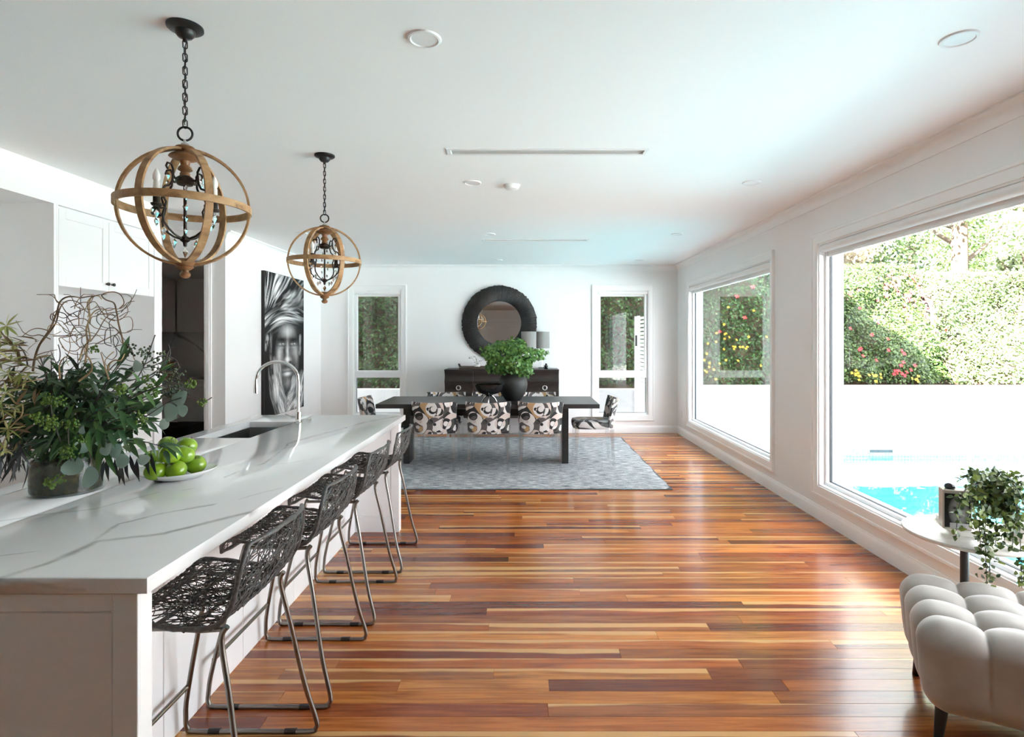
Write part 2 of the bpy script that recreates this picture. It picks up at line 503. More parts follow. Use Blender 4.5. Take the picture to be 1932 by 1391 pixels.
# ---- windows
def casing_profile(w=0.085):
    return [(0, 0), (0, 0.012), (0.012, 0.014), (0.02, 0.017), (w - 0.025, 0.019), (w - 0.02, 0.026), (w - 0.004, 0.028), (w, 0.022), (w, 0)]
def picture_casing(mb, fn, a0, a1, b0, b1, w=0.085):
    """mitred casing round the opening a0..a1 x b0..b1; fn(a, b, d) -> point, d = stand-off from the wall"""
    rings = []
    for (a, b, sa, sb) in ((a0, b0, -1, -1), (a1, b0, 1, -1), (a1, b1, 1, 1), (a0, b1, -1, 1)):
        rings.append([fn(a + sa * p, b + sb * p, d) for p, d in casing_profile(w)])
    mb.loft(rings, False, True)
def frame_ring(mb, fn, a0, a1, b0, b1, w, d0, d1):
    for (p, q, r, s_) in ((a0, b0, a1, b0 + w), (a0, b1 - w, a1, b1), (a0, b0 + w, a0 + w, b1 - w), (a1 - w, b0 + w, a1, b1 - w)):
        c0, c1 = fn(p, q, d0), fn(r, s_, d1)
        mb.cbox(*c0, *c1, 0.003)
def window(name, fn, a0, a1, transom=None, glass='glass'):
    root = shell(name)
    b0, b1 = WZ0, WZ1
    mb = MB(); picture_casing(mb, fn, a0, a1, b0, b1); mb.build('casing', M['trim'], root, 35)
    mb = MB()      # jamb lining
    t = 0.012
    for (p, q, r, s_) in ((a0, b0, a1, b0 + t), (a0, b1 - t, a1, b1), (a0, b0 + t, a0 + t, b1 - t), (a1 - t, b0 + t, a1, b1 - t)):
        mb.box(*fn(p, q, 0.0), *fn(r, s_, -0.075))
    mb.build('jamb_lining', M['trim'], root)
    a0 += t; a1 -= t; b0 += t; b1 -= t
    mb = MB(); frame_ring(mb, fn, a0, a1, b0, b1, 0.024, -0.045, -0.105); mb.build('frame', M['alu'], root)
    mb = MB(); frame_ring(mb, fn, a0 + .022, a1 - .022, b0 + .022, b1 - .022, 0.006, -0.072, -0.098); mb.build('gasket', M['gasket'], root)
    mb = MB()
    for (p, q, r, s_) in ((a0 - t, b0 - t, a1 + t, b0), (a0 - t, b1, a1 + t, b1 + t), (a0 - t, b0, a0, b1), (a1, b0, a1 + t, b1)):
        mb.box(*fn(p, q, -0.106), *fn(r, s_, -0.203))
    mb.build('outer_reveal', M['alu_grey'], root)
    panes = [(a0 + .026, a1 - .026, b0 + .026, b1 - .026)]
    if transom:
        MB().cbox(*fn(a0, transom[0], -0.04), *fn(a1, transom[1], -0.105), 0.004).build('transom', M['alu'], root)
        mb = MB(); frame_ring(mb, fn, a0 + 0.012, a1 - 0.012, transom[1] - 0.004, b1, 0.036, -0.035, -0.095); mb.build('sash', M['alu'], root)
        MB().cbox(*fn((a0 + a1) / 2 - .05, transom[1] - .012, -0.022), *fn((a0 + a1) / 2 + .09, transom[1] + .004, -0.04), 0.003).build('winder', M['white_plastic'], root)
        panes = [(a0 + .04, a1 - .04, transom[1] + .02, b1 - .03), (a0 + .026, a1 - .026, b0 + .026, transom[0] + .004)]
    for (p, q, r, s_) in panes:
        MB().box(*fn(p, r, -0.083), *fn(q, s_, -0.088)).build('pane', M[glass], root)
    return root
def fR(a, b, d): return (XR - d, a, b)
def fB(a, b, d): return (a, YB - d, b)
for i, (a, b) in enumerate(WIN_R): window('window_%d' % (i + 1), fR, a, b)
for i, (a, b) in enumerate(WIN_B): window('window_%d' % (i + 3), fB, a, b, (0.885, 0.968))

def blind(fn, a0, a1, label, drop=0.045):
    root = thing('roller_blind', label, 'blind', fn(a0, WZ1, -0.03))
    o = Vector(root.location)
    def q(a, b, d): return Vector(fn(a, b, d)) - o
    n = 14; r = 0.034
    ax = lambda a: [q(a, WZ1 - 0.04 + r * math.sin(2 * PI * k / n), -0.03 + r * math.cos(2 * PI * k / n)) for k in range(n)]
    MB().loft([ax(a0 + 0.02), ax(a1 - 0.02)]).build('fabric_roll', M['fabric_white'], root, 40)
    mb = MB()
    mb.box(*q(a0 + 0.028, WZ1 - 0.04, -0.061), *q(a1 - 0.028, WZ1 - 0.08 - drop + 0.03, -0.0635))
    mb.build('fabric_drop', M['fabric_white'], root)
    MB().cbox(*q(a0 + 0.026, WZ1 - 0.08 - drop + 0.012, -0.0565), *q(a1 - 0.026, WZ1 - 0.08 - drop + 0.036, -0.068), 0.004).build('bottom_rail', M['white_plastic'], root)
    for a in (a0 + 0.008, a1 - 0.016):
        MB().cbox(*q(a, WZ1 - 0.085, -0.002), *q(a + 0.008, WZ1 - 0.004, -0.066), 0.003).build('bracket', M['white_plastic'], root)
    return root
blind(fR, *WIN_R[0], 'white roller blind rolled up over the window beside the room corner')
blind(fR, *WIN_R[1], 'long white roller blind rolled up over the pool picture window')
blind(fB, *WIN_B[0], 'narrow white roller blind rolled up in the window by the portrait', 0.035)
blind(fB, *WIN_B[1], 'narrow white roller blind above the window that shows a slatted gate', 0.035)

# ---- pantry doorway architrave
mb = MB()
for (x0, x1, z0, z1) in ((DX1 - 0.005, DX1 + 0.075, 0, DZ + 0.075), (DX0 - 0.075, DX0 + 0.005, 0, DZ + 0.075), (DX0 + 0.005, DX1 - 0.005, DZ - 0.005, DZ + 0.075)):
    mb.cbox(x0, YD - 0.02, z0, x1, YD, z1, 0.004)
    mb.cbox(x0 + 0.018, YD - 0.027, z0, x1 - 0.018, YD - 0.02, z1 - 0.01, 0.003)
door = shell('door_1')
mb.build('architrave', M['trim'], door)
MB().box(DX1 - 0.012, YD, 0, DX1, YD + 0.12, DZ).box(DX0, YD, 0, DX0 + 0.012, YD + 0.12, DZ).box(DX0 + .012, YD, DZ - 0.012, DX1 - .012, YD + 0.12, DZ).build('jamb_lining', M['trim'], door)
# white panelled double doors in the rear wall, seen in the round mirror
rear = shell('door_2', (-1.0, YREAR, 0))
for s in (-1, 1):
    x0, x1 = (-0.95, -0.005) if s < 0 else (0.005, 0.95)
    d = MB().cbox(x0, 0, 0.01, x1, 0.04, 2.2, 0.004).build('door_leaf', M['trim'], rear)
    mb = MB()
    for (z0, z1) in ((0.2, 0.95), (1.1, 2.05)):
        frame_ring(mb, lambda a, b, dd: (a, dd, b), x0 + 0.14, x1 - 0.14, z0, z1, 0.03, 0.04, 0.055)
    mb.build('panel_mould', M['trim'], d)
    MB().tube([(0.06 * s, 0.04, 1.0), (0.06 * s, 0.09, 1.0), (0.16 * s, 0.09, 1.0)], 0.009).build('handle', M['black'], d, 40)
mb = MB(); frame_ring(mb, lambda a, b, dd: (a, dd, b), -1.05, 1.05, 0.0, 2.3, 0.09, 0, 0.05); mb.build('architrave', M['trim'], rear)
# ================================================================== ceiling fittings
M['lens'] = pmat('downlight_lens', (0.85, 0.85, 0.85), 0.35)
M['vent'] = pmat('vent_metal', (0.62, 0.62, 0.60), 0.45, var=0.02)
ring_me = MB().lathe([(0.052, 0.0), (0.052, -0.005), (0.056, -0.0085), (0.065, -0.007), (0.068, -0.002), (0.068, 0.0)], 32).mesh('trim_ring', 40)
ring_me.materials.append(M['white_plastic'])
lens_me = MB().lathe([(0.0525, -0.0005), (0.0525, -0.0045), (0.02, -0.0055), (0.0005, -0.0055)], 28).mesh('lens', 60)
lens_me.materials.append(M['lens'])
DL = [(x, y) for y in (2.265, 4.34, 6.46, 8.58) for x in (-0.40, 1.73)] + [(-2.51, 4.34), (-2.51, 6.40), (-0.40, 0.2), (1.73, 0.2), (-0.4, -2.0), (1.73, -2.0), (-5.0, 7.7)]
for (x, y) in DL:
    lab = 'round white recessed downlight flush in the ceiling'
    if (x, y) == (-5.0, 7.7): lab = 'round white downlight in the pantry ceiling'
    t = thing('downlight', lab, 'downlight', (x, y, ZC if x > -4 else 2.45), 0, 'recessed ceiling downlights' if x > -4 else None)
    link('trim_ring', ring_me, None, t); link('lens', lens_me, None, t)
def slot_vent(x0, x1, y0, y1, label):
    t = thing('slot_diffuser', label, 'air vent', ((x0 + x1) / 2, (y0 + y1) / 2, ZC))
    hx, hy = (x1 - x0) / 2, (y1 - y0) / 2
    mb = MB()
    for (a, b, c, d) in ((-hx - .026, -hy - .024, hx + .026, -hy), (-hx - .026, hy, hx + .026, hy + .024), (-hx - .026, -hy, -hx, hy), (hx, -hy, hx + .026, hy)):
        mb.cbox(a, b, -0.006, c, d, 0.001, 0.002)
    mb.build('flange', M['white_plastic'], t)
    MB().box(-hx, -hy, 0.085, hx, hy, 0.09).box(-hx, -hy, 0, -hx + .002, hy, .085).box(hx - .002, -hy, 0, hx, hy, .085).box(-hx + .002, -hy, 0, hx - .002, -hy + .002, .085).box(-hx + .002, hy - .002, 0, hx - .002, hy, .085).build('duct_lining', M['vent'], t)
    for k in (-0.5, 0.0, 0.5):
        MB().cbox(-hx + .002, hy * k - .004, 0.004, hx - .002, hy * k + .004, 0.03, 0.001).build('blade', M['vent'], t)
slot_vent(*SLOTS[0], 'long narrow slot air vent in the ceiling between the two pendants and the pool window')
slot_vent(*SLOTS[1], 'long narrow slot air vent in the ceiling above the dining table')
t = thing('smoke_alarm', 'small round white smoke alarm on the ceiling', 'smoke alarm', (-0.10, 4.42, ZC))
MB().lathe([(0.058, 0), (0.058, -0.012), (0.05, -0.03), (0.03, -0.036), (0.0005, -0.037)], 24).build('cover', M['white_plastic'], t, 40)
MB().lathe([(0.064, 0), (0.064, -0.006), (0.058, -0.009), (0.0005, -0.009)], 24).build('base_plate', M['white_plastic'], t, 40)
t = thing('power_outlet', 'small white power outlet low on the wall by the room corner', 'outlet', (XR, 8.92, 0.33))
MB().cbox(-0.008, -0.036, -0.058, 0, 0.036, 0.058, 0.003).build('face_plate', M['white_plastic'], t)
for s in (-1, 1): MB().cbox(-0.011, -0.01, 0.025 * s - 0.008, -0.008, 0.01, 0.025 * s + 0.008, 0.001).build('rocker', M['white_plastic'], t)

# ---- pendants
def pend_wood():
    m, nt, b = base('weathered_oak')
    co = nd(nt, 'TexCoord').outputs['Object']
    n = nd(nt, 'TexNoise', {'Vector': co, 'Scale': 14.0, 'Detail': 6.0, 'Distortion': 1.5}).outputs[0]
    n2 = nd(nt, 'TexNoise', {'Vector': co, 'Scale': 60.0, 'Detail': 3.0}).outputs[0]
    c = ramp(nt, n, [(0.28, (0.17, 0.085, 0.035)), (0.45, (0.40, 0.22, 0.095)), (0.7, (0.55, 0.35, 0.17))])
    c = mixc(nt, mth(nt, 'MULTIPLY', n2, 0.3), c, (0.25, 0.13, 0.06))
    nt.links.new(c, b.inputs['Base Color']); b.inputs['Roughness'].default_value = 0.6
    nt.links.new(nd(nt, 'Bump', {'Height': n2, 'Strength': 0.2, 'Distance': 0.004}).outputs[0], b.inputs['Normal'])
    return m
M['oak'] = pend_wood()
M['oak_dark'] = pmat('turned_oak', (0.26, 0.12, 0.05), 0.5, var=0.25, scale=30)
M['crystal'] = pmat('crystal', (0.95, 0.96, 0.97), 0.02, var=0.0, transmission_weight=1.0, ior=1.55)
M['candle'] = pmat('candle_sleeve', (0.85, 0.83, 0.78), 0.5, var=0.02)
M['bulb'] = pmat('bulb_glass', (0.92, 0.92, 0.9), 0.15, var=0.0)
def helix(pts): return pts
def pendant(x, y, rot, label):
    ZG, R = 2.008, 0.222
    t = thing('orb_pendant', label, 'pendant light', (x, y, ZC), rot)
    zc = ZG - ZC
    MB().lathe([(0.064, 0), (0.064, -0.008), (0.058, -0.013), (0.036, -0.018), (0.034, -0.03), (0.024, -0.042), (0.009, -0.047), (0.007, -0.058), (0.0005, -0.06)], 28).build('canopy', M['ironblack'], t, 35)
    top, bot = -0.055, zc + 0.306
    n = 13; pitch = (top - bot) / n
    lm = MB()
    ring = []
    for k in range(14):
        a = 2 * PI * k / 14
        sx, sz = 0.0075 * math.cos(a), (0.0075 * math.sin(a) + (pitch * 0.36 if math.sin(a) > 0 else -pitch * 0.36))
        ring.append((sx, 0, sz))
    link_me = MB().tube(ring, 0.0023, 6, True).mesh('chain_link', 60); link_me.materials.append(M['ironblack'])
    for k in range(n):
        link('chain_link', link_me, None, t, (0, 0, top - pitch * (k + 0.5)), (0, 0, (PI / 2) * (k % 2) + 0.3))
    MB().tube([(0.004 * math.sin(k * 1.3), 0.004 * math.cos(k * 1.3), top + 0.01 - (top - bot) * k / 24) for k in range(25)], 0.0018, 6).build('flex', M['ironblack'], t, 60)
    zr = zc + 0.281
    MB().tube([(0.026 * math.cos(2 * PI * k / 24 ), 0, zr + 0.026 * math.sin(2 * PI * k / 24)) for k in range(24)], 0.0042, 8, True).build('ring', M['ironblack'], t, 60, rot=(0, 0, -0.2))
    MB().lathe([(0.0005, 0.258), (0.006, 0.257), (0.006, 0.246), (0.013, 0.243), (0.015, 0.238), (0.010, 0.234), (0.012, 0.229), (0.0005, 0.229)], 16, (0, 0, zc)).build('swivel', M['steel'], t, 40)
    MB().lathe([(0.0005, 0.232), (0.03, 0.231), (0.034, 0.227), (0.026, 0.221), (0.036, 0.218), (0.040, 0.213), (0.030, 0.208), (0.03, 0.198), (0.0005, 0.198)], 24, (0, 0, zc)).build('top_cap', M['oak_dark'], t, 40)
    # hoops: three meridians and the equator
    for k in range(3):
        a = k * PI / 3
        rr = R - 0.0045 * k
        pts = [(rr * math.cos(a) * math.cos(p), rr * math.sin(a) * math.cos(p), zc + rr * math.sin(p)) for p in [2 * PI * q / 56 for q in range(56)]]
        MB().tube(pts, 0.01, 4, True, flat=(0.0135, 0.0042), up=(-math.sin(a), math.cos(a), 0)).build('hoop', M['oak'], t, 40)
    rr = R + 0.004
    MB().tube([(rr * math.cos(p), rr * math.sin(p), zc) for p in [2 * PI * q / 64 for q in range(64)]], 0.01, 4, True, flat=(0.0135, 0.0042), up=(0, 0, 1)).build('equator_hoop', M['oak'], t, 40)
    # turned wooden drop under the top cap, iron cluster
    MB().lathe([(0.0005, 0.2), (0.05, 0.198), (0.056, 0.19), (0.04, 0.182), (0.018, 0.176), (0.015, 0.160), (0.024, 0.150), (0.026, 0.142), (0.014, 0.134), (0.018, 0.128), (0.018, 0.118), (0.0005, 0.118)], 20, (0, 0, zc)).build('turned_collar', M['oak_dark'], t, 40)
    MB().lathe([(0.0005, 0.12), (0.02, 0.118), (0.033, 0.108), (0.034, 0.094), (0.026, 0.084), (0.006, 0.08), (0.0055, -0.11), (0.016, -0.116), (0.018, -0.128), (0.008, -0.136), (0.006, -0.15), (0.0005, -0.153)], 16, (0, 0, zc)).build('stem', M['iron'], t, 40)
    MB().lathe([(0.0005, -0.198), (0.03, -0.199), (0.034, -0.206), (0.04, -0.212), (0.036, -0.22), (0.026, -0.226), (0.03, -0.231), (0.022, -0.238), (0.013, -0.243), (0.012, -0.248), (0.018, -0.254), (0.019, -0.262), (0.013, -0.27), (0.0005, -0.274)], 22, (0, 0, zc)).build('finial', M['oak_dark'], t, 40)
    def arm(a):
        ca, sa = math.cos(a), math.sin(a)
        def q(r, z): return (r * ca, r * sa, zc + z)
        path = [(0.028, 0.10), (0.048, 0.098), (0.056, 0.108), (0.056, 0.13), (0.066, 0.147), (0.082, 0.146), (0.088, 0.133), (0.08, 0.124)]
        p2 = [(0.056, 0.118), (0.06, 0.085), (0.072, 0.065), (0.092, 0.058), (0.106, 0.040), (0.098, 0.015), (0.088, 0.0), (0.094, -0.022), (0.112, -0.028), (0.128, -0.02)]
        p3 = [(0.094, -0.02), (0.104, -0.05), (0.098, -0.075), (0.076, -0.096), (0.05, -0.112), (0.018, -0.122)]
        mb = MB()
        for pth in (path, p2, p3): mb.tube([q(*p) for p in pth], 0.0042, 6)
        mb.lathe([(0.0005, -0.026), (0.016, -0.024), (0.02, -0.016), (0.016, -0.014), (0.012, -0.014), (0.012, 0.035), (0.0005, 0.035)], 12, (0.13 * ca, 0.13 * sa, zc))
        o = mb.build('scroll_arm', M['iron'], t, 50)
        MB().lathe([(0.0005, 0.03), (0.0105, 0.03), (0.0105, 0.062), (0.0005, 0.062)], 12, (0.13 * ca, 0.13 * sa, zc)).build('candle_sleeve', M['candle'], o, 40)
        MB().lathe([(0.0005, 0.058), (0.007, 0.06), (0.013, 0.075), (0.012, 0.088), (0.006, 0.104), (0.0005, 0.112)], 12, (0.13 * ca, 0.13 * sa, zc)).build('bulb', M['bulb'], o, 60)
    for k in range(4): arm(PI / 4 + k * PI / 2 + 0.2)
    rp = random.Random(4)
    oct_f = [(0, 2, 1), (0, 3, 2), (0, 4, 3), (0, 1, 4), (5, 1, 2), (5, 2, 3), (5, 3, 4), (5, 4, 1)]
    cm = bpy.data.meshes.new('crystal')
    cm.from_pydata([(0, 0, 0.014), (0.009, 0, 0), (0, 0.009, 0), (-0.009, 0, 0), (0, -0.009, 0), (0, 0, -0.02)], [], oct_f); cm.materials.append(M['crystal'])
    for k in range(4):
        a0 = PI / 4 + k * PI / 2 + 0.2
        for (r, z, s) in ((0.13, -0.05, 1.0), (0.08, 0.10, 0.8), (0.098, -0.105, 1.0), (0.05, -0.14, 0.9)):
            link('crystal', cm, None, t, (r * math.cos(a0), r * math.sin(a0), zc + z)).scale = (s, s, s)
        a1 = a0 + PI / 4
        for j in range(5):
            q = j / 4; r = 0.07 + 0.035 * math.sin(q * PI); z = 0.06 - 0.16 * q
            link('crystal', cm, None, t, (r * math.cos(a1), r * math.sin(a1), zc + z)).scale = (0.7, 0.7, 0.7)
    link('crystal', cm, None, t, (0, 0, zc - 0.172)).scale = (1.2, 1.2, 1.2)
    return t
pendant(-1.302, 2.18, math.radians(21.5), 'wooden orb pendant with iron scrolls hanging over the flower vase')
pendant(-1.302, 3.70, math.radians(19), 'wooden orb pendant with iron scrolls hanging over the kitchen sink')
# ================================================================== island and kitchen
def stone_material(name, segs, warp=0.05):
    m, nt, b = base(name)
    co = nd(nt, 'NewGeometry').outputs['Position']
    nz = nd(nt, 'TexNoise', {'Vector': co, 'Scale': 5.0, 'Detail': 5.0})
    d0 = nd(nt, 'VectorMath', {0: nz.outputs['Color'], 1: (0.5, 0.5, 0.5)}, operation='SUBTRACT').outputs[0]
    d1 = nd(nt, 'VectorMath', {0: d0, 3: warp}, operation='SCALE').outputs[0]
    p = nd(nt, 'VectorMath', {0: co, 1: d1}, operation='ADD').outputs[0]
    total = None
    for (a, c, w, st) in segs:
        a = Vector(a); bb = Vector(c); ab = bb - a
        pa = nd(nt, 'VectorMath', {0: p, 1: tuple(a)}, operation='SUBTRACT').outputs[0]
        h = nd(nt, 'VectorMath', {0: pa, 1: tuple(ab / max(ab.length_squared, 1e-8))}, operation='DOT_PRODUCT').outputs['Value']
        h = mth(nt, 'ADD', h, 0.0, clamp=True)
        pr = nd(nt, 'VectorMath', {0: tuple(ab), 3: h}, operation='SCALE').outputs[0]
        d = nd(nt, 'VectorMath', {0: nd(nt, 'VectorMath', {0: pa, 1: pr}, operation='SUBTRACT').outputs[0]}, operation='LENGTH').outputs['Value']
        v = nd(nt, 'MapRange', {'Value': d, 'From Min': 0.0, 'From Max': w, 'To Min': st, 'To Max': 0.0}, interpolation_type='SMOOTHSTEP').outputs[0]
        total = v if total is None else mth(nt, 'MAXIMUM', total, v)
    n2 = nd(nt, 'TexNoise', {'Vector': co, 'Scale': 14.0, 'Detail': 4.0}).outputs[0]
    total = mth(nt, 'MULTIPLY', total, nd(nt, 'MapRange', {'Value': n2, 'From Min': 0.3, 'From Max': 0.6, 'To Min': 0.45, 'To Max': 1.0}).outputs[0])
    cloud = nd(nt, 'TexNoise', {'Vector': co, 'Scale': 1.7, 'Detail': 3.0}).outputs[0]
    c0 = ramp(nt, cloud, [(0.35, (0.80, 0.80, 0.80)), (0.65, (0.85, 0.85, 0.845))])
    nt.links.new(mixc(nt, total, c0, (0.27, 0.255, 0.25)), b.inputs['Base Color'])
    b.inputs['Roughness'].default_value = 0.09
    b.inputs['Specular IOR Level'].default_value = 0.6
    return m
HT = 0.90
veins = []
def vein(pts, w, st=0.9):
    q = [G(u, v, HT) for u, v in pts]
    for a, b in zip(q[:-1], q[1:]): veins.append((a, b, w, st))
vein([(-60, 1112), (0, 1091), (89, 1065), (182, 1022), (249, 1013), (312, 1007), (467, 967), (560, 938)], 0.022, 0.85)
vein([(182, 1018), (223, 989), (294, 971), (400, 953)], 0.013, 0.7)
vein([(-40, 990), (62, 974), (178, 960), (300, 930)], 0.014, 0.5)
vein([(-20, 1053), (156, 1031)], 0.009, 0.55)
vein([(547, 837), (633, 812), (679, 799), (756, 784)], 0.030, 0.5)
vein([(425, 901), (467, 884), (498, 875), (528, 852), (547, 837)], 0.013, 0.65)
vein([(498, 880), (554, 873), (610, 863)], 0.012, 0.35)
vein([(349, 926), (384, 918)], 0.010, 0.4)
vein([(453, 943), (502, 929), (528, 922)], 0.012, 0.35)
vein([(351, 959), (407, 951)], 0.009, 0.4)
a = G(0, 1091, HT); veins.append((Vector((-1.36, 1.43, 0.9)), Vector((-1.10, 1.43, 0.87)), 0.01, 0.5))
M['stone'] = stone_material('veined_white_quartz', veins, 0.06)

IX0, IX1, IY0, IY1 = -2.12, -0.950, 1.431, 4.534      # worktop
SX0, SX1, SY0, SY1 = -2.01, -1.675, 3.47, 4.155       # sink cut-out
mb = MB(); cut_boxes(mb, (IX0, IX1), (IY0, IY1), [(SX0, SX1, SY0, SY1)], lambda u0, v0, u1, v1: mb.box(u0, v0, 0.859, u1, v1, HT))
me = mb.mesh('stone_worktop', recalc=False)
bm = bmesh.new(); bm.from_mesh(me); bmesh.ops.remove_doubles(bm, verts=bm.verts, dist=1e-5)
# drop the inner walls between the blocks, soften the rim
bad = []
seenf = {}
for f in bm.faces:
    k = tuple(sorted(v.index for v in f.verts))
    seenf.setdefault(k, []).append(f)
bmesh.ops.delete(bm, geom=[f for fs in seenf.values() if len(fs) > 1 for f in fs], context='FACES')
bmesh.ops.recalc_face_normals(bm, faces=bm.faces)
bmesh.ops.dissolve_limit(bm, angle_limit=0.01, verts=bm.verts, edges=bm.edges)
ed = [e for e in bm.edges if len(e.link_faces) == 2 and e.calc_face_angle(0) > 1.0]
bmesh.ops.bevel(bm, geom=ed, offset=0.0025, segments=2, affect='EDGES', profile=0.5)
bm.to_mesh(me); bm.free()
me.shade_smooth(); me.set_sharp_from_angle(angle=math.radians(30))
tag(link('stone_worktop', me, M['stone']), 'white veined stone worktop of the kitchen island with sink cut-out', 'worktop')

isl = thing('island_cabinet', 'white panelled kitchen island cabinet under the stone worktop', 'kitchen island', (-1.55, 2.98, 0))
def L(x, y, z): return (x + 1.55, y - 2.98, z)
def shaker(mb, x0, x1, y0, y1, z0, z1, axis, side, st=0.063, rt=0.047, rb=0.10, dep=0.008):
    """frame pieces proud of an inset panel; axis 'y': face along X at y side, axis 'x': face along Y"""
PX = -0.978
# near and far end panels
for (y0, y1, front) in ((1.437, 1.492, True), (4.425, 4.495, False)):
    e = MB()
    x0, x1 = -2.09, PX
    e.box(*L(x0, y0 + 0.009, 0.0), *L(x1, y1, 0.859))
    e.cbox(*L(x1 - 0.063, y0, 0), *L(x1, y0 + 0.0095, 0.859), 0.0015)
    e.cbox(*L(x0, y0, 0), *L(x0 + 0.063, y0 + 0.0095, 0.859), 0.0015)
    e.cbox(*L(x0 + 0.063, y0, 0.812), *L(x1 - 0.063, y0 + 0.0095, 0.859), 0.0015)
    e.cbox(*L(x0 + 0.063, y0, 0.0), *L(x1 - 0.063, y0 + 0.0095, 0.12), 0.0015)
    eo = e.build('end_panel', M['cab'], isl)
    MB().cbox(*L(x0 + 0.066, y0 + 0.003, 0.123), *L(x1 - 0.066, y0 + 0.0095, 0.809), 0.004).build('inset_panel', M['cab'], eo)
XB = -1.32
MB().box(*L(-2.06, 1.492, 0.0), *L(XB - 0.018, SY0 - 0.03, 0.859)).box(*L(-2.06, SY0 - 0.03, 0), *L(XB - 0.018, SY1 + 0.03, 0.62)).box(*L(-2.06, SY1 + 0.03, 0), *L(XB - 0.018, 4.425, 0.859)).build('carcass', M['cab'], isl)
ys = [1.494, 2.08, 2.666, 3.252, 3.838, 4.423]
for a, b in zip(ys[:-1], ys[1:]):
    MB().cbox(*L(XB - 0.018, a + 0.002, 0.0), *L(XB, b - 0.002, 0.859), 0.002).build('back_panel', M['cab'], isl)

snk = thing('undermount_sink', 'brushed steel undermount sink sunk in the stone worktop', 'sink', ((SX0 + SX1) / 2, (SY0 + SY1) / 2, 0.64))
hx, hy = (SX1 - SX0) / 2, (SY1 - SY0) / 2
M['sinksteel'] = pmat('sink_steel', (0.42, 0.42, 0.42), 0.32, 1.0, var=0.06, scale=20)
mb = MB(); w = 0.004
mb.box(-hx - w, -hy - w, 0, hx + w, hy + w, 0.004)
mb.box(-hx - w, -hy - w, 0.004, -hx, hy + w, 0.219).box(hx, -hy - w, 0.004, hx + w, hy + w, 0.219).box(-hx, -hy - w, 0.004, hx, -hy, 0.219).box(-hx, hy, 0.004, hx, hy + w, 0.219)
mb.build('bowl', M['sinksteel'], snk)
MB().lathe([(0.0005, 0.008), (0.03, 0.008), (0.042, 0.006), (0.045, 0.004), (0.0005, 0.003)], 20).build('drain', M['chrome'], snk, 40)

tp = thing('gooseneck_tap', 'tall chrome gooseneck kitchen tap beside the sink', 'tap', (-1.625, 4.08, HT))
MB().lathe([(0.0005, 0), (0.027, 0), (0.027, 0.006), (0.021, 0.01), (0.021, 0.075), (0.017, 0.085), (0.0005, 0.085)], 20).build('base', M['chrome'], tp, 40)
neck = [(0, 0, 0.08), (0, 0, 0.16), (0, 0, 0.24), (0, 0, 0.30)]
RN = 0.128
neck += [(-RN + RN * math.cos(q), -0.05 * (1 - math.cos(q)), 0.315 + RN * math.sin(q)) for q in [PI * k / 14 for k in range(1, 15)]]
neck += [(-2 * RN, -0.1, 0.28)]
MB().tube(neck, 0.0115, 12).build('neck', M['chrome'], tp, 60)
MB().tube([(-2 * RN, -0.1, 0.285), (-2 * RN, -0.1, 0.225)], [0.015, 0.0165], 14).build('spray_head', M['chrome'], tp, 40)
lv = MB().tube([(0, 0, 0.05), (-0.045, -0.012, 0.05)], 0.014, 12).build('valve', M['chrome'], tp, 40)
MB().tube([(-0.04, -0.01, 0.05), (-0.055, -0.02, 0.06), (-0.075, -0.045, 0.072)], [0.007, 0.006, 0.005], 8).build('lever', M['chrome'], lv, 40)
b = thing('disposal_button', 'small round steel button set in the worktop behind the tap', 'button', (-1.635, 4.30, HT))
MB().lathe([(0.0005, 0.004), (0.02, 0.004), (0.024, 0.0), (0.0005, 0.0)], 18).build('cap', M['steel'], b, 40)
MB().lathe([(0.0005, 0.0065), (0.011, 0.006), (0.012, 0.004), (0.0005, 0.004)], 14).build('plunger', M['steel'], b, 40)

# ---- kitchen run on the left
GY, KY1 = 3.96, 5.14
t = thing('tall_gable', 'tall white gable panel at the end of the kitchen wall cabinets', 'cabinet panel', (-3.6, GY, 0))
MB().cbox(-0.345, 0, 0, 0.322, 0.022, 2.45, 0.002).build('panel', M['cab'], t)
MB().cbox(0.296, 0.022, 0, 0.322, 0.04, 2.45, 0.002).build('scribe_strip', M['cab'], t)
oh = thing('overhead_cabinet', 'white two-door overhead cabinet above the cooking alcove', 'cabinet', (-3.6, (GY + KY1) / 2, 1.88))
cy = (GY + KY1) / 2
PIL = 5.033
MB().box(-0.345, GY + 0.042 - cy, 0, 0.298, PIL - cy, 0.568).build('body', M['cab'], oh)
dz0, dz1 = 0.0, 0.545
mid = 4.487
for (y0, y1, hy_) in ((GY + 0.044, mid - 0.002, mid - 0.03), (mid + 0.002, PIL - 0.003, mid + 0.03)):
    a0, a1 = y0 - cy, y1 - cy
    d = MB()
    d.box(0.299, a0, dz0, 0.312, a1, dz1)
    for (p, q, r, s_) in ((a0, dz0, a0 + 0.062, dz1), (a1 - 0.062, dz0, a1, dz1), (a0 + 0.062, dz0, a1 - 0.062, dz0 + 0.062), (a0 + 0.062, dz1 - 0.062, a1 - 0.062, dz1)):
        d.cbox(0.312, p, q, 0.320, r, s_, 0.0012)
    do = d.build('door', M['cab'], oh)
    MB().loft([[(0.320 + x, hy_ - cy + r * math.cos(2 * PI * k / 12), 0.055 + r * math.sin(2 * PI * k / 12)) for k in range(12)] for x, r in ((0, 0.006), (0.012, 0.006), (0.014, 0.012), (0.024, 0.013), (0.027, 0.009))]).build('knob', M['black'], do, 40)
pl = thing('cabinet_pillar', 'white boxed pillar beside the pantry passage', 'cabinet panel', (-3.6, 5.09, 0))
MB().cbox(-0.345, -0.055, 0, 0.322, 0.05, 2.45, 0.002).build('pillar_face', M['cab'], pl)
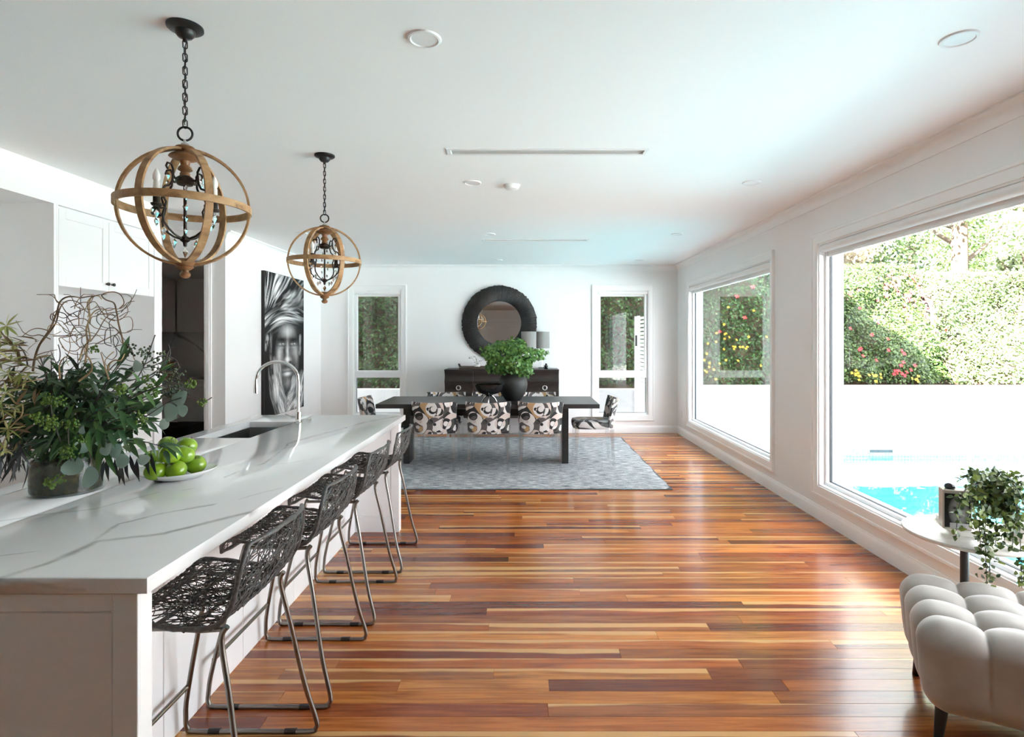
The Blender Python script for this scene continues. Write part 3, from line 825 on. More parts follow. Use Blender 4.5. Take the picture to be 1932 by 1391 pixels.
MB().cbox(0.300, -0.045, 0.01, 0.324, 0.04, 0.10, 0.002).build('kick', M['cab'], pl)
bc = thing('base_cabinet', 'white base cabinet in the cooking alcove', 'cabinet', (-3.6, cy, 0))
MB().box(-0.34, GY + 0.045 - cy, 0.1, 0.29, PIL - cy, 0.86).build('body', M['cab'], bc)
for k in range(3):
    z0 = 0.11 + k * 0.25
    d = MB().cbox(0.29, GY + 0.05 - cy, z0, 0.31, PIL - 0.005 - cy, z0 + 0.245, 0.002).build('drawer', M['cab'], bc)
    MB().tube([(0.31, -0.2, z0 + 0.19), (0.335, -0.2, z0 + 0.19), (0.335, 0.2, z0 + 0.19), (0.31, 0.2, z0 + 0.19)], 0.005, 8).build('handle', M['black'], d, 40)
MB().box(-0.34, GY + 0.045 - cy, 0.0, 0.24, PIL - cy, 0.1).build('plinth', M['cab'], bc)
sb = MB().cbox(-3.94, GY + 0.043, 0.86, -3.27, PIL - 0.001, 0.90, 0.003).build('alcove_benchtop', M['stone'])
tag(sb, 'white stone benchtop inside the cooking alcove', 'worktop')
tag(MB().cbox(-3.949, GY + 0.043, 0.90, -3.93, PIL - 0.001, 1.88, 0.002).build('splashback', pmat('splash_glass', (0.80, 0.80, 0.80), 0.2, var=0.01)), 'pale grey splashback at the back of the cooking alcove', 'splashback')
ck = thing('cooktop', 'black glass cooktop in the alcove benchtop', 'cooktop', (-3.58, cy, 0.90))
MB().cbox(-0.25, -0.37, 0.0, 0.25, 0.37, 0.006, 0.002).build('glass_plate', M['black'], ck)
for (a, b_) in ((-0.1, -0.2), (-0.1, 0.2), (0.12, -0.2), (0.12, 0.2)):
    MB().lathe([(0.085, 0.006), (0.085, 0.0068), (0.08, 0.0068), (0.08, 0.006)], 24, (a, b_, 0)).build('burner_ring', M['steel_dark'], ck)

# ---- pantry seen through the doorway
pv = [((-5.62, 9.13, 1.60), (-5.32, 9.13, 1.44), 0.035, 0.8), ((-5.32, 9.13, 1.44), (-5.08, 9.13, 1.24), 0.025, 0.75), ((-5.08, 9.13, 1.24), (-4.85, 9.13, 0.98), 0.012, 0.5), ((-5.6, 9.13, 1.58), (-5.75, 9.13, 1.3), 0.02, 0.5)]
M['pantry_stone'] = stone_material('pantry_stone', pv, 0.06)
tag(MB().cbox(-6.19, 9.135, 0.90, -3.41, 9.149, 1.62, 0.001).build('marble_splashback', M['pantry_stone']), 'white marble pantry splashback with one bold grey vein', 'splashback')
tag(MB().cbox(-6.19, 8.58, 0.86, -3.41, 9.134, 0.90, 0.003).build('pantry_benchtop', M['stone']), 'white stone pantry benchtop seen through the doorway', 'worktop')
pb = thing('pantry_base_cabinet', 'white pantry base cabinet with plain doors seen through the doorway', 'cabinet', (-4.8, 8.86, 0))
MB().box(-1.39, -0.24, 0.1, 1.38, 0.27, 0.86).build('body', M['cab'], pb)
for k in range(6):
    x0 = -1.385 + k * 0.461
    MB().cbox(x0 + .002, -0.26, 0.105, x0 + .459, -0.24, 0.80, 0.002).build('door', M['cab'], pb)
MB().box(-1.39, -0.2, 0, 1.38, 0.27, 0.1).build('plinth', M['cab'], pb)
po = thing('pantry_overhead_cabinet', 'white pantry overhead cabinet above the marble splashback', 'cabinet', (-4.45, 8.99, 1.62))
MB().box(-0.97, -0.12, 0, 1.03, 0.155, 0.825).build('body', M['cab'], po)
for k in range(3):
    x0 = -0.965 + k * 0.66
    MB().cbox(x0 + .002, -0.14, 0, x0 + .658, -0.12, 0.825, 0.002).build('door', M['cab'], po)
ps = thing('pantry_side_cabinet', 'white overhead cabinet on the pantry side wall with a tiny black knob', 'cabinet', (-5.82, 8.0, 1.62))
MB().box(-0.37, -1.0, 0, 0.37, 0.85, 0.825).build('body', M['cab'], ps)
for k in range(3):
    y0 = -0.99 + k * 0.61
    d = MB().cbox(0.37, y0 + .002, 0, 0.39, y0 + .608, 0.825, 0.002).build('door', M['cab'], ps)
    MB().ball((0.4, y0 + 0.05, 0.06), 0.012).build('knob', M['black'], d, 60)
tag(MB().box(-6.2, YD + 0.12, 2.45, XL - 0.12, YB, ZC).build('wall_pantry_bulkhead', M['wall']), kind='structure')
bx = thing('black_box', 'low black box standing on the pantry floor in the doorway', 'box', (-5.05, 8.30, 0))
mb = MB(); mb.box(-0.36, -0.2, 0, 0.26, 0.2, 0.01)
for q in ((-0.36, -0.2, -0.345, 0.2), (0.245, -0.2, 0.26, 0.2), (-0.345, -0.2, 0.245, -0.185), (-0.345, 0.185, 0.245, 0.2)): mb.cbox(q[0], q[1], 0.01, q[2], q[3], 0.25, 0.003)
mb.build('body', M['blackmatte'], bx)
MB().cbox(-0.37, -0.21, 0.25, 0.27, 0.21, 0.275, 0.006).build('rim_lid', M['blackmatte'], bx)
sd = thing('soap_pump', 'small black soap pump on the pantry benchtop', 'bottle', (-4.83, 8.72, 0.90))
MB().lathe([(0.0005, 0), (0.03, 0), (0.032, 0.01), (0.032, 0.1), (0.012, 0.115), (0.012, 0.13), (0.0005, 0.13)], 16).build('bottle', M['black'], sd, 40)
MB().tube([(0, 0, 0.12), (0, 0, 0.165), (-0.05, 0, 0.162)], 0.006, 8).build('nozzle', M['black'], sd, 40)
fp = thing('orange_flowers', 'bright orange blossoms in a pink pot on the pantry benchtop', 'flowers', (-5.45, 8.72, 0.90))
MB().lathe([(0.0005, 0), (0.06, 0), (0.075, 0.08), (0.08, 0.12), (0.07, 0.12), (0.06, 0.1), (0.0005, 0.1)], 18).build('pot', pmat('blush_pot', (0.70, 0.48, 0.40), 0.5), fp, 40)
M['orange'] = pmat('orange_petal', (0.90, 0.26, 0.02), 0.5, var=0.15)
M['stemgreen'] = pmat('stem_green', (0.07, 0.14, 0.03), 0.5, var=0.2)
rf = random.Random(3)
for k in range(7):
    a = k * 0.9; r = 0.02 + 0.075 * rf.random(); hx_, hy2 = r * math.cos(a), r * math.sin(a); hz = 0.16 + 0.09 * rf.random()
    MB().tube([(0, 0, 0.09), (hx_ * .5, hy2 * .5, 0.15), (hx_, hy2, hz)], 0.003, 5).build('stem', M['stemgreen'], fp)
    mb = MB()
    for p in range(9):
        b_ = 2 * PI * p / 9
        mb.add([(hx_, hy2, hz), (hx_ + .03 * math.cos(b_ - .3), hy2 + .03 * math.sin(b_ - .3), hz + .03), (hx_ + .055 * math.cos(b_), hy2 + .055 * math.sin(b_), hz + .05), (hx_ + .03 * math.cos(b_ + .3), hy2 + .03 * math.sin(b_ + .3), hz + .022)], [(0, 1, 2, 3)])
    mb.build('blossom', M['orange'], fp, recalc=False)
# ================================================================== bar stools
M['rope'] = pmat('black_rope', (0.070, 0.068, 0.066), 0.45, var=0.45, scale=90)
M['glide'] = pmat('stool_glide', (0.015, 0.015, 0.015), 0.5)
def catmull(pts, n):
    out = []
    P_ = [pts[0]] + list(pts) + [pts[-1]]
    for i in range(1, len(P_) - 2):
        for k in range(n):
            t = k / n
            p0, p1, p2, p3 = [Vector(q) for q in P_[i - 1:i + 3]]
            out.append(0.5 * ((2 * p1) + (p2 - p0) * t + (2 * p0 - 5 * p1 + 4 * p2 - p3) * t * t + (3 * p1 - p0 - 3 * p2 + p3) * t ** 3))
    out.append(Vector(pts[-1]))
    return out
# shell profile (x = distance behind the stool's front, z)
SP = catmull([(0.045, 0.612, 0), (0.05, 0.648, 0), (0.09, 0.662, 0), (0.20, 0.652, 0), (0.31, 0.640, 0), (0.40, 0.655, 0), (0.452, 0.715, 0), (0.485, 0.80, 0), (0.51, 0.885, 0)], 8)
SPL = [0.0]
for a, b in zip(SP[:-1], SP[1:]): SPL.append(SPL[-1] + (b - a).length)
def shell_pt(s, t):
    s = min(max(s, 0), 1) * SPL[-1]
    i = max(0, min(len(SP) - 2, int(np.searchsorted(SPL, s) - 1)))
    f = (s - SPL[i]) / max(SPL[i + 1] - SPL[i], 1e-9)
    p = SP[i].lerp(SP[i + 1], f)
    q = s / SPL[-1]
    w = 0.232 + 0.012 * math.sin(q * PI)
    back = max(0, (q - 0.55) / 0.45)
    if q > 0.86: w *= 1 - 0.12 * ((q - 0.86) / 0.14) ** 2
    x = p.x - 0.045 * back * t * t
    z = p.y + 0.012 * t * t * (1 - back) + 0.015 * back * (1 - t * t)
    return Vector((x, t * w, z))
def make_stool():
    t = thing('bar_stool', '', 'bar stool')
    g = random.Random(9)
    mb = MB()
    Ls = SPL[-1]
    for k in range(500):
        s, u = g.random(), g.uniform(-1, 1)
        a = g.uniform(0, 2 * PI); ln = g.uniform(0.12, 0.34); st = 9
        pts = []
        for j in range(st):
            if not (-0.01 < s < 1.01 and -1.02 < u < 1.02): break
            p = shell_pt(s, u); p.z += g.uniform(-0.003, 0.003); p.x += g.uniform(-.002, .002)
            pts.append(p)
            a += g.uniform(-0.55, 0.55)
            s += math.cos(a) * ln / st / Ls; u += math.sin(a) * ln / st / 0.24
        if len(pts) > 2: mb.tube(pts, 0.0017, 3, cap=False)
    tag(mb.build('woven_shell', M['rope'], t, 180, recalc=False), kind='stuff')
    rim = [shell_pt(s, -1) for s in np.linspace(0, 1, 26)] + [shell_pt(1, u) for u in np.linspace(-0.9, 0.9, 10)] + [shell_pt(s, 1) for s in np.linspace(1, 0, 26)] + [shell_pt(0, u) for u in np.linspace(0.9, -0.9, 10)]
    rim = [p + Vector((0, 0, g.uniform(-.0015, .0015))) for p in rim]
    MB().tube(rim, [0.0078 + 0.0016 * math.sin(i * 2.1) for i in range(len(rim))], 7, True).build('rim', M['rope'], t, 60)
    for s in (0.16, 0.30, 0.44, 0.56):
        MB().tube([shell_pt(s, u) - Vector((0, 0, 0.004)) for u in np.linspace(-1, 1, 9)], 0.0065, 6).build('wrapped_bar', M['rope'], t, 60)
    for sg in (-1, 1):
        fz, sp = 0.008, 0.262
        def q(x, z): return (x, sg * (0.20 + (sp - 0.20) * (1 - z / 0.64)), z)
        raw = [q(0.40, 0.640), q(0.385, 0.60), q(0.415, 0.45), q(0.462, 0.20), q(0.500, 0.055), q(0.497, 0.022), q(0.47, fz), q(0.25, fz), q(0.035, fz), q(0.008, 0.022), q(0.004, 0.06), q(0.02, 0.18), q(0.115, 0.60), q(0.13, 0.635)]
        path = catmull(raw, 4)
        so = MB().tube(path, 0.0088, 10).build('sled_leg', M['steel_dark'], t, 60)
        for gx in (0.11, 0.40):
            MB().tube([(gx - 0.022, sg * sp, fz), (gx + 0.022, sg * sp, fz)], 0.0102, 10).build('glide', M['glide'], so, 40)
        MB().tube([(0.12, sg * 0.2, 0.632), (0.22, sg * 0.2, 0.634), (0.32, sg * 0.2, 0.628), (0.385, sg * 0.2, 0.632)], 0.008, 8).build('seat_rail', M['steel_dark'], t, 60)
    MB().tube([(0.019, -0.2435, 0.19), (0.019, 0.2435, 0.19)], 0.0085, 10).build('foot_rail', M['steel_dark'], t, 60)
    return t
stool = make_stool()
LAB = ['woven black rope bar stool tucked in behind the panelled island end near the flower vase',
       'woven black rope bar stool, second along the island from the flower vase end',
       'woven black rope bar stool, second along the island from the rug end',
       'woven black rope bar stool at the island end nearest the patterned dining chairs']
for i, yc in enumerate((1.905, 2.572, 3.243, 3.908)):
    o = stool if i == 0 else copy_tree(stool)
    o.location = (-1.292, yc, 0)
    tag(o, LAB[i], 'bar stool', 'woven bar stools along the island')

# ================================================================== rug and dining table
def rug_mat():
    m, nt, b = base('blue_grey_weave')
    co = nd(nt, 'TexCoord').outputs['Object']
    n1 = nd(nt, 'TexNoise', {'Vector': nd(nt, 'Mapping', {'Vector': co, 'Scale': (9, 55, 1)}).outputs[0], 'Scale': 1.0, 'Detail': 4.0}).outputs[0]
    n2 = nd(nt, 'TexNoise', {'Vector': nd(nt, 'Mapping', {'Vector': co, 'Scale': (40, 120, 1)}).outputs[0], 'Scale': 1.5, 'Detail': 2.0}).outputs[0]
    w = nd(nt, 'TexWave', {'Vector': co, 'Scale': 14.0, 'Distortion': 3.0, 'Detail': 2.0}, bands_direction='Y').outputs[1]
    v = mth(nt, 'ADD', mth(nt, 'MULTIPLY', n1, 0.6), mth(nt, 'ADD', mth(nt, 'MULTIPLY', n2, 0.3), mth(nt, 'MULTIPLY', w, 0.1)))
    nt.links.new(ramp(nt, v, [(0.38, (0.06, 0.07, 0.08)), (0.46, (0.20, 0.215, 0.23)), (0.53, (0.38, 0.395, 0.41)), (0.62, (0.70, 0.70, 0.69))]), b.inputs['Base Color'])
    b.inputs['Roughness'].default_value = 0.95
    nt.links.new(nd(nt, 'Bump', {'Height': v, 'Strength': 0.6, 'Distance': 0.01}).outputs[0], b.inputs['Normal'])
    return m
ZR = 0.012
rug = thing('area_rug', 'mottled blue-grey woven area rug under the dining table', 'rug', (-0.41, 7.18, 0))
rw, rd = 1.885, 1.515
def rugpt(i, j):
    x, y_ = -rw + 2 * rw * i, -rd + 2 * rd * j
    return (x, y_, ZR - 0.004 * (1 if (i in (0, 1) or j in (0, 1)) else 0) + 0.0012 * math.sin(x * 7) * math.sin(y_ * 9))
MB().grid(rugpt, 60, 48).build('pile', rug_mat(), rug, 60, recalc=False)
MB().cbox(-rw, -rd, 0.0, rw, rd, ZR - 0.003, 0.002).build('backing', pmat('rug_edge', (0.07, 0.075, 0.08), 0.95, var=0.3, scale=60), rug)
TX0, TX1, TY0, TY1, TZ = -1.71, 0.86, 6.51, 7.42, 0.76
tb = thing('dining_table', 'long black timber dining table with slab legs on the grey rug', 'table', ((TX0 + TX1) / 2, (TY0 + TY1) / 2, ZR))
hx, hy = (TX1 - TX0) / 2, (TY1 - TY0) / 2
MB().cbox(-hx, -hy, TZ - 0.05 - ZR, hx, hy, TZ - ZR, 0.004).build('tabletop', M['blackwood'], tb)
for (a, b_) in ((-1.03, -0.955), (0.872, 0.95)):
    MB().cbox(a, -0.15, 0, b_, 0.15, TZ - 0.05 - ZR, 0.004).build('leg', M['blackwood'], tb)
MB().cbox(-0.955, -0.03, 0.56, 0.872, 0.03, 0.64, 0.004).build('stretcher', M['blackwood'], tb)

# ---- upholstered dining chairs on clear legs
def print_mat():
    m, nt, b = base('collage_print_fabric')
    co = nd(nt, 'TexCoord').outputs['Object']
    def cells(sc_, off, rad):
        mp = nd(nt, 'Mapping', {'Vector': co, 'Location': off, 'Scale': (1, 0.55, 1)}).outputs[0]
        v = nd(nt, 'TexVoronoi', {'Vector': mp, 'Scale': sc_, 'Randomness': 0.75})
        rnd = nd(nt, 'SeparateXYZ', {0: v.outputs['Color']}).outputs[0]
        ins = mth(nt, 'LESS_THAN', v.outputs['Distance'], rad)
        return rnd, ins, v.outputs['Distance']
    r1, i1, d1 = cells(5.2, (0.3, 0.1, 0.7), 0.42)
    r2, i2, d2 = cells(3.7, (1.7, 0.4, 0.2), 0.46)
    r3, i3, d3 = cells(7.2, (4.1, 2.4, 1.2), 0.33)
    s = mth(nt, 'ADD', mth(nt, 'MULTIPLY', mth(nt, 'MULTIPLY', r1, i1), 3.1), mth(nt, 'ADD', mth(nt, 'MULTIPLY', mth(nt, 'MULTIPLY', r2, i2), 5.3), mth(nt, 'ADD', mth(nt, 'MULTIPLY', mth(nt, 'MULTIPLY', r3, i3), 7.7), mth(nt, 'MULTIPLY', r2, 1.9))))
    s = mth(nt, 'ADD', s, mth(nt, 'MULTIPLY', mth(nt, 'FLOOR', mth(nt, 'MULTIPLY', d2, 4.2)), 0.31))
    s = mth(nt, 'ADD', s, mth(nt, 'MULTIPLY', mth(nt, 'FLOOR', mth(nt, 'MULTIPLY', d1, 3.4)), 0.53))
    f = mth(nt, 'FRACT', s)
    K, C, T, W = (0.012, 0.011, 0.012), (0.10, 0.085, 0.085), (0.45, 0.28, 0.14), (0.70, 0.66, 0.64)
    c = ramp(nt, f, [(0, K), (0.22, C), (0.33, W), (0.52, (0.055, 0.055, 0.05)), (0.62, W), (0.80, (0.60, 0.50, 0.46)), (0.88, C), (0.93, T), (0.96, K)], 'CONSTANT')
    nt.links.new(c, b.inputs['Base Color']); b.inputs['Roughness'].default_value = 0.75; b.inputs['Sheen Weight'].default_value = 0.2
    n2 = nd(nt, 'TexNoise', {'Vector': co, 'Scale': 300.0}).outputs[0]
    nt.links.new(nd(nt, 'Bump', {'Height': n2, 'Strength': 0.08, 'Distance': 0.003}).outputs[0], b.inputs['Normal'])
    return m
M['print'] = print_mat()
M['acrylic'] = glass_mat('clear_acrylic', (0.93, 0.945, 0.95), 0.14, 0.05)
def make_chair():
    t = thing('dining_chair', '', 'chair')
    # local: faces +Y, back at -Y; base at z=0
    rings = []
    for j in range(11):
        q = j / 10
        z = 0.418 + 0.356 * q
        hw = 0.232 + 0.030 * q
        lean = -0.205 - 0.065 * q ** 1.4
        th = 0.052 - 0.014 * q
        if j == 0: th *= 0.7
        if j == 10: th *= 0.6; hw -= 0.004
        wrap = 0.075
        f = []; bk = []
        for i in range(13):
            u = -1 + 2 * i / 12
            bk.append((hw * u, lean + wrap * u * u * (0.7 + 0.3 * abs(u)) - th / 2 * (1 if abs(u) < 1 else 0.4), z + 0.012 * q * u * u))
            f.append((hw * u * 0.985, lean + wrap * u * u * (0.7 + 0.3 * abs(u)) + th / 2 * (1 if abs(u) < 1 else 0.4), z + 0.012 * q * u * u))
        rings.append(bk + f[::-1])
    MB().loft(rings).build('backrest', M['print'], t, 50)
    rings = []
    def sup(hx_, hy_, z, yo):
        return [(hx_ * math.copysign(abs(math.cos(a)) ** 0.45, math.cos(a)), yo + hy_ * math.copysign(abs(math.sin(a)) ** 0.45, math.sin(a)), z) for a in [2 * PI * k / 36 for k in range(36)]]
    for (hx_, hy_, z) in ((0.22, 0.225, 0.420), (0.238, 0.243, 0.426), (0.245, 0.25, 0.45), (0.244, 0.25, 0.485), (0.236, 0.243, 0.505), (0.20, 0.21, 0.515), (0.1, 0.1, 0.519)):
        rings.append(sup(hx_, hy_, z, 0.035))
    MB().loft(rings).build('seat', M['print'], t, 60)
    for (sx, sy) in ((-1, -1), (1, -1), (-1, 1), (1, 1)):
        x, y_ = sx * 0.215, 0.03 + sy * 0.205
        top, bot = 0.024, 0.014
        rings = []
        for (z, h_, dx, dy) in ((0.0, bot, 0.018, 0.02), (0.012, bot + .001, 0.018, 0.02), (0.20, 0.019, 0.008, 0.01), (0.424, top, 0, 0)):
            cx, cy_ = x + sx * dx * 0.6, y_ + sy * dy
            rings.append([(cx + h_ * a, cy_ + h_ * b_, z) for a, b_ in ((-1, -.8), (-.8, -1), (.8, -1), (1, -.8), (1, .8), (.8, 1), (-.8, 1), (-1, .8))])
        MB().loft(rings).build('leg', M['acrylic'], t)
    return t
chair = make_chair()
CH = [(-1.026, 6.66, 0.0, 'collage print dining chair on the table side facing the kitchen, nearest the bar stools'),
      (-0.418, 6.66, 0.0, 'collage print dining chair facing the sideboard, between two others in its row'),
      (0.182, 6.66, 0.0, 'collage print dining chair facing the sideboard, the one nearest the pool windows'),
      (-1.05, 7.43, PI, 'dining chair in collage print on the sideboard side, nearest the portrait wall'),
      (-0.45, 7.43, PI, 'dining chair in collage print on the sideboard side, behind the black footed bowl'),
      (0.16, 7.43, PI, 'dining chair in collage print on the sideboard side, nearest the pool window'),
      (0.862, 6.98, PI / 2, 'dining chair in collage print at the table head by the slatted-gate window'),
      (-1.752, 6.98, -PI / 2, 'dining chair in collage print at the table head behind the island')]
for i, (x, y_, r, lab) in enumerate(CH):
    o = chair if i == 0 else copy_tree(chair)
    o.location = (x, y_, ZR); o.rotation_euler = (0, 0, r + (0.015 if i % 2 else -0.01))
    tag(o, lab[:140], 'chair', 'collage print dining chairs')

# ---- on the table: round pot with leafy branches, footed bowl
pt = thing('round_vase', 'big round matte black vase full of leafy green branches on the dining table', 'vase', (-0.142, 6.93, TZ))
MB().lathe([(0.0005, 0), (0.085, 0), (0.095, 0.008), (0.145, 0.08), (0.170, 0.15), (0.176, 0.20), (0.168, 0.255), (0.140, 0.305), (0.118, 0.322), (0.116, 0.338), (0.124, 0.348), (0.118, 0.352), (0.106, 0.345), (0.106, 0.30), (0.0005, 0.28)], 40).build('pot', M['blackmatte'], pt, 50)
bw = thing('footed_bowl', 'glossy black bowl on small clear feet beside the round vase', 'bowl', (-0.416, 6.655, TZ))
M['blackgloss'] = pmat('black_gloss', (0.01, 0.01, 0.011), 0.1, var=0.1)
MB().lathe([(0.0005, 0.10), (0.06, 0.10), (0.12, 0.118), (0.160, 0.16), (0.178, 0.21), (0.180, 0.218), (0.174, 0.216), (0.152, 0.165), (0.11, 0.13), (0.0005, 0.118)], 36).build('bowl', M['blackgloss'], bw, 50)
MB().lathe([(0.0005, 0.075), (0.03, 0.078), (0.045, 0.09), (0.04, 0.102), (0.0005, 0.102)], 20).build('collar', M['blackgloss'], bw, 50)
for k in range(3):
    a = 2 * PI * k / 3 + 0.5
    MB().tube([(0.03 * math.cos(a), 0.03 * math.sin(a), 0.085), (0.075 * math.cos(a), 0.075 * math.sin(a), 0.05), (0.095 * math.cos(a), 0.095 * math.sin(a), 0.009)], [0.009, 0.007, 0.009], 8).build('foot', M['chrome'], bw, 50)

# ================================================================== sideboard, mirror, lamps
SBY0, SBY1 = 8.64, 9.125
sbx0, sbx1, sbz0, sbz1 = -1.225, 0.524, 0.305, 1.045
sd_ = thing('sideboard', 'black timber sideboard with a scalloped front and ring pulls against the back wall', 'sideboard', ((sbx0 + sbx1) / 2, (SBY0 + SBY1) / 2, 0))
M['sbwood'] = pmat('dark_macassar', (0.026, 0.017, 0.015), 0.33, var=0.35, scale=10, stretch=(1, 6, 6))
hx, hy = (sbx1 - sbx0) / 2, (SBY1 - SBY0) / 2
MB().box(-hx + 0.02, -hy + 0.06, sbz0, hx - 0.02, hy, sbz1 - 0.02).build('carcass', M['sbwood'], sd_)
MB().cbox(-hx, -hy + 0.005, sbz1 - 0.022, hx, hy, sbz1, 0.004).build('top', M['sbwood'], sd_)
rows = [(sbz0 + 0.002, 0.49), (0.49, 0.678), (0.678, 0.864), (0.864, sbz1 - 0.022)]
for (x0, x1) in ((-hx + 0.004, -0.438), (-0.436, -0.001), (0.001, 0.436), (0.438, hx - 0.004)):
    mb = MB(); prof = []
    for (z0, z1) in rows:
        for k in range(9):
            q = k / 8
            prof.append((-hy + 0.006 + 0.034 * math.sin(PI * q), z0 + (z1 - z0) * q))
    prof = [(hy * 0 - hy + 0.075, rows[0][0])] + prof + [(-hy + 0.075, rows[-1][1])]
    mb.sweep(prof, lambda a, b_, t: (t, a, b_), x0, x1)
    do = mb.build('door', M['sbwood'], sd_, 40)
for xc in (-1.01 + (hx - sbx1) , 0.305 + (hx - sbx1)):
    mb = MB(); mb.tube([(xc + 0.032 * math.cos(2 * PI * k / 22), -hy + 0.02, 0.765 + 0.032 * math.sin(2 * PI * k / 22)) for k in range(22)], 0.0075, 8, True)
    ro = mb.build('ring_pull', M['steel'], sd_, 60)
    MB().ball((xc, -hy + 0.03, 0.765), 0.014).build('boss', M['black'], ro, 60)
for (sx, sy) in ((-1, -1), (1, -1), (-1, 1), (1, 1)):
    MB().cbox(sx * (hx - 0.05) - 0.018, sy * (hy - 0.08) - 0.018, 0, sx * (hx - 0.05) + 0.018, sy * (hy - 0.08) + 0.018, sbz0, 0.003).build('leg', M['steel'], sd_)
MB().cbox(-hx + 0.068, -hy + 0.065, 0.05, hx - 0.068, -hy + 0.085, 0.07, 0.003).build('foot_bar', M['steel'], sd_)

mr = thing('round_mirror', 'round mirror in a wide black frame of radiating staves above the sideboard', 'mirror', (-0.407, YB, 1.767))
M['mirror'] = pmat('mirror_silver', (0.94, 0.95, 0.95), 0.0, 1.0, var=0.0)
M['stave'] = pmat('black_stave', (0.016, 0.0145, 0.014), 0.42, var=0.5, scale=25, bump=0.2, bscale=60)
def mlathe(prof, n): # ring about the Y axis (prof: radius, stand-off)
    return MB().loft([[(r * math.cos(2 * PI * k / n), -d, r * math.sin(2 * PI * k / n)) for k in range(n)] for r, d in prof])
mlathe([(0.365, 0.004), (0.365, 0.028), (0.352, 0.030), (0.0005, 0.030)], 64).build('mirror_glass', M['mirror'], mr)
mlathe([(0.60, 0.001), (0.60, 0.012), (0.36, 0.012), (0.36, 0.001)], 64).build('backing', M['blackmatte'], mr)
mb = MB(); gs = random.Random(8)
NS = 150
for k in range(NS):
    a0, a1 = 2 * PI * (k + 0.03) / NS, 2 * PI * (k + 0.97) / NS
    ro, ri, hh = 0.60 + gs.uniform(-0.005, 0.008), 0.357, gs.uniform(0.0, 0.013)
    rings = []
    for q in range(6):
        f = q / 5; r = ri + (ro - ri) * f
        d = 0.036 + 0.030 * math.sin(PI * (0.12 + 0.76 * f)) + hh
        rings.append([(r * math.cos(a0), -0.012, r * math.sin(a0)), (r * math.cos(a0), -d, r * math.sin(a0)), (r * math.cos((a0 + a1) / 2), -d - 0.003, r * math.sin((a0 + a1) / 2)), (r * math.cos(a1), -d, r * math.sin(a1)), (r * math.cos(a1), -0.012, r * math.sin(a1))])
    mb.loft(rings)
mb.build('stave_frame', M['stave'], mr, recalc=False)
MB().tube([(0.358 * math.cos(2 * PI * k / 72), -0.045, 0.358 * math.sin(2 * PI * k / 72)) for k in range(72)], 0.009, 8, True).build('inner_bead', M['stave'], mr, 60)

M['shade'] = pmat('grey_linen_shade', (0.27, 0.26, 0.25), 0.85, var=0.06, scale=50, stretch=(1, 1, 0.1), bump=0.1, bscale=300)
def table_lamp(x, y_, label, r=0.118):
    t = thing('table_lamp', label, 'table lamp', (x, y_, sbz1))
    z0, z1 = 1.362 - sbz1, 1.625 - sbz1
    MB().lathe([(r, z0), (r, z1), (r - 0.003, z1), (r - 0.003, z0)], 36).build('lamp_shade', M['shade'], t, 40)
    mb = MB().tube([(0, 0, 0.02), (0, 0, z1 - 0.05)], 0.006, 10)
    for k in range(3):
        a = 2 * PI * k / 3
        mb.tube([(0, 0, z1 - 0.05), ((r - .002) * math.cos(a), (r - .002) * math.sin(a), z1 - 0.012)], 0.002, 6)
    mb.build('stem', M['chrome'], t, 60)
    MB().cbox(-0.06, -0.06, 0, 0.06, 0.06, 0.022, 0.004).build('base', M['chrome'], t)
    MB().ball((0, 0, z0 + 0.1), 0.03).build('bulb', M['bulb'], t, 60)
table_lamp(0.062, 8.80, 'grey drum-shade table lamp on the sideboard standing before the mirror edge')
table_lamp(0.275, 8.99, 'grey drum-shade table lamp on the sideboard nearer the wall, with its thin stem showing')
tr = thing('serving_tray', 'small silver tray with handles on the sideboard', 'tray', (-0.80, 8.86, sbz1))
MB().cbox(-0.21, -0.13, 0, 0.21, 0.13, 0.012, 0.004).cbox(-0.21, -0.13, 0.012, 0.21, -0.122, 0.04, 0.002).cbox(-0.21, 0.122, 0.012, 0.21, 0.13, 0.04, 0.002).build('tray_body', M['steel_dark'], tr)
for s in (-1, 1):
    MB().tube([(s * 0.205, -0.07, 0.03), (s * 0.225, -0.06, 0.075), (s * 0.225, 0.06, 0.075), (s * 0.205, 0.07, 0.03)], 0.008, 8).build('handle', M['black'], tr, 60)
M['petal'] = pmat('white_petal', (0.85, 0.84, 0.84), 0.6, var=0.03)
orc = thing('white_orchid', 'white orchid flowers with dark centres on the sideboard tray', 'flowers', (-0.74, 8.86, sbz1 + 0.012))
MB().lathe([(0.0005, 0), (0.04, 0), (0.05, 0.06), (0.046, 0.06), (0.038, 0.05), (0.0005, 0.05)], 18).build('pot', M['white_ceramic'], orc, 40)
for k in range(8):
    a = k * 0.85; r = 0.02 + 0.018 * (k % 4); cx, cy_, cz = r * math.cos(a) * 2.0, -0.04 + r * math.sin(a), 0.09 + 0.022 * (k % 5)
    MB().tube([(0, 0, 0.05), (cx * .6, cy_ * .6, cz - .01), (cx, cy_, cz)], 0.002, 5).build('stem', M['stemgreen'], orc)
    mb = MB()
    for p in range(5):
        b_ = 2 * PI * p / 5 + k
        mb.add([(cx, cy_ - .004, cz), (cx + .018 * math.cos(b_ - .5), cy_ - .012, cz + .018 * math.sin(b_ - .5)), (cx + .034 * math.cos(b_), cy_ - .008, cz + .034 * math.sin(b_)), (cx + .018 * math.cos(b_ + .5), cy_ - .012, cz + .018 * math.sin(b_ + .5))], [(0, 1, 2, 3)])
    fo = mb.build('blossom', M['petal'], orc, recalc=False)
    MB().ball((cx, cy_ - 0.012, cz), 0.007, 8, 5).build('centre', M['black'], fo, 60)
bd = thing('small_ornament', 'small black ornament on the sideboard beside the lamps', 'ornament', (0.33, 8.78, sbz1))
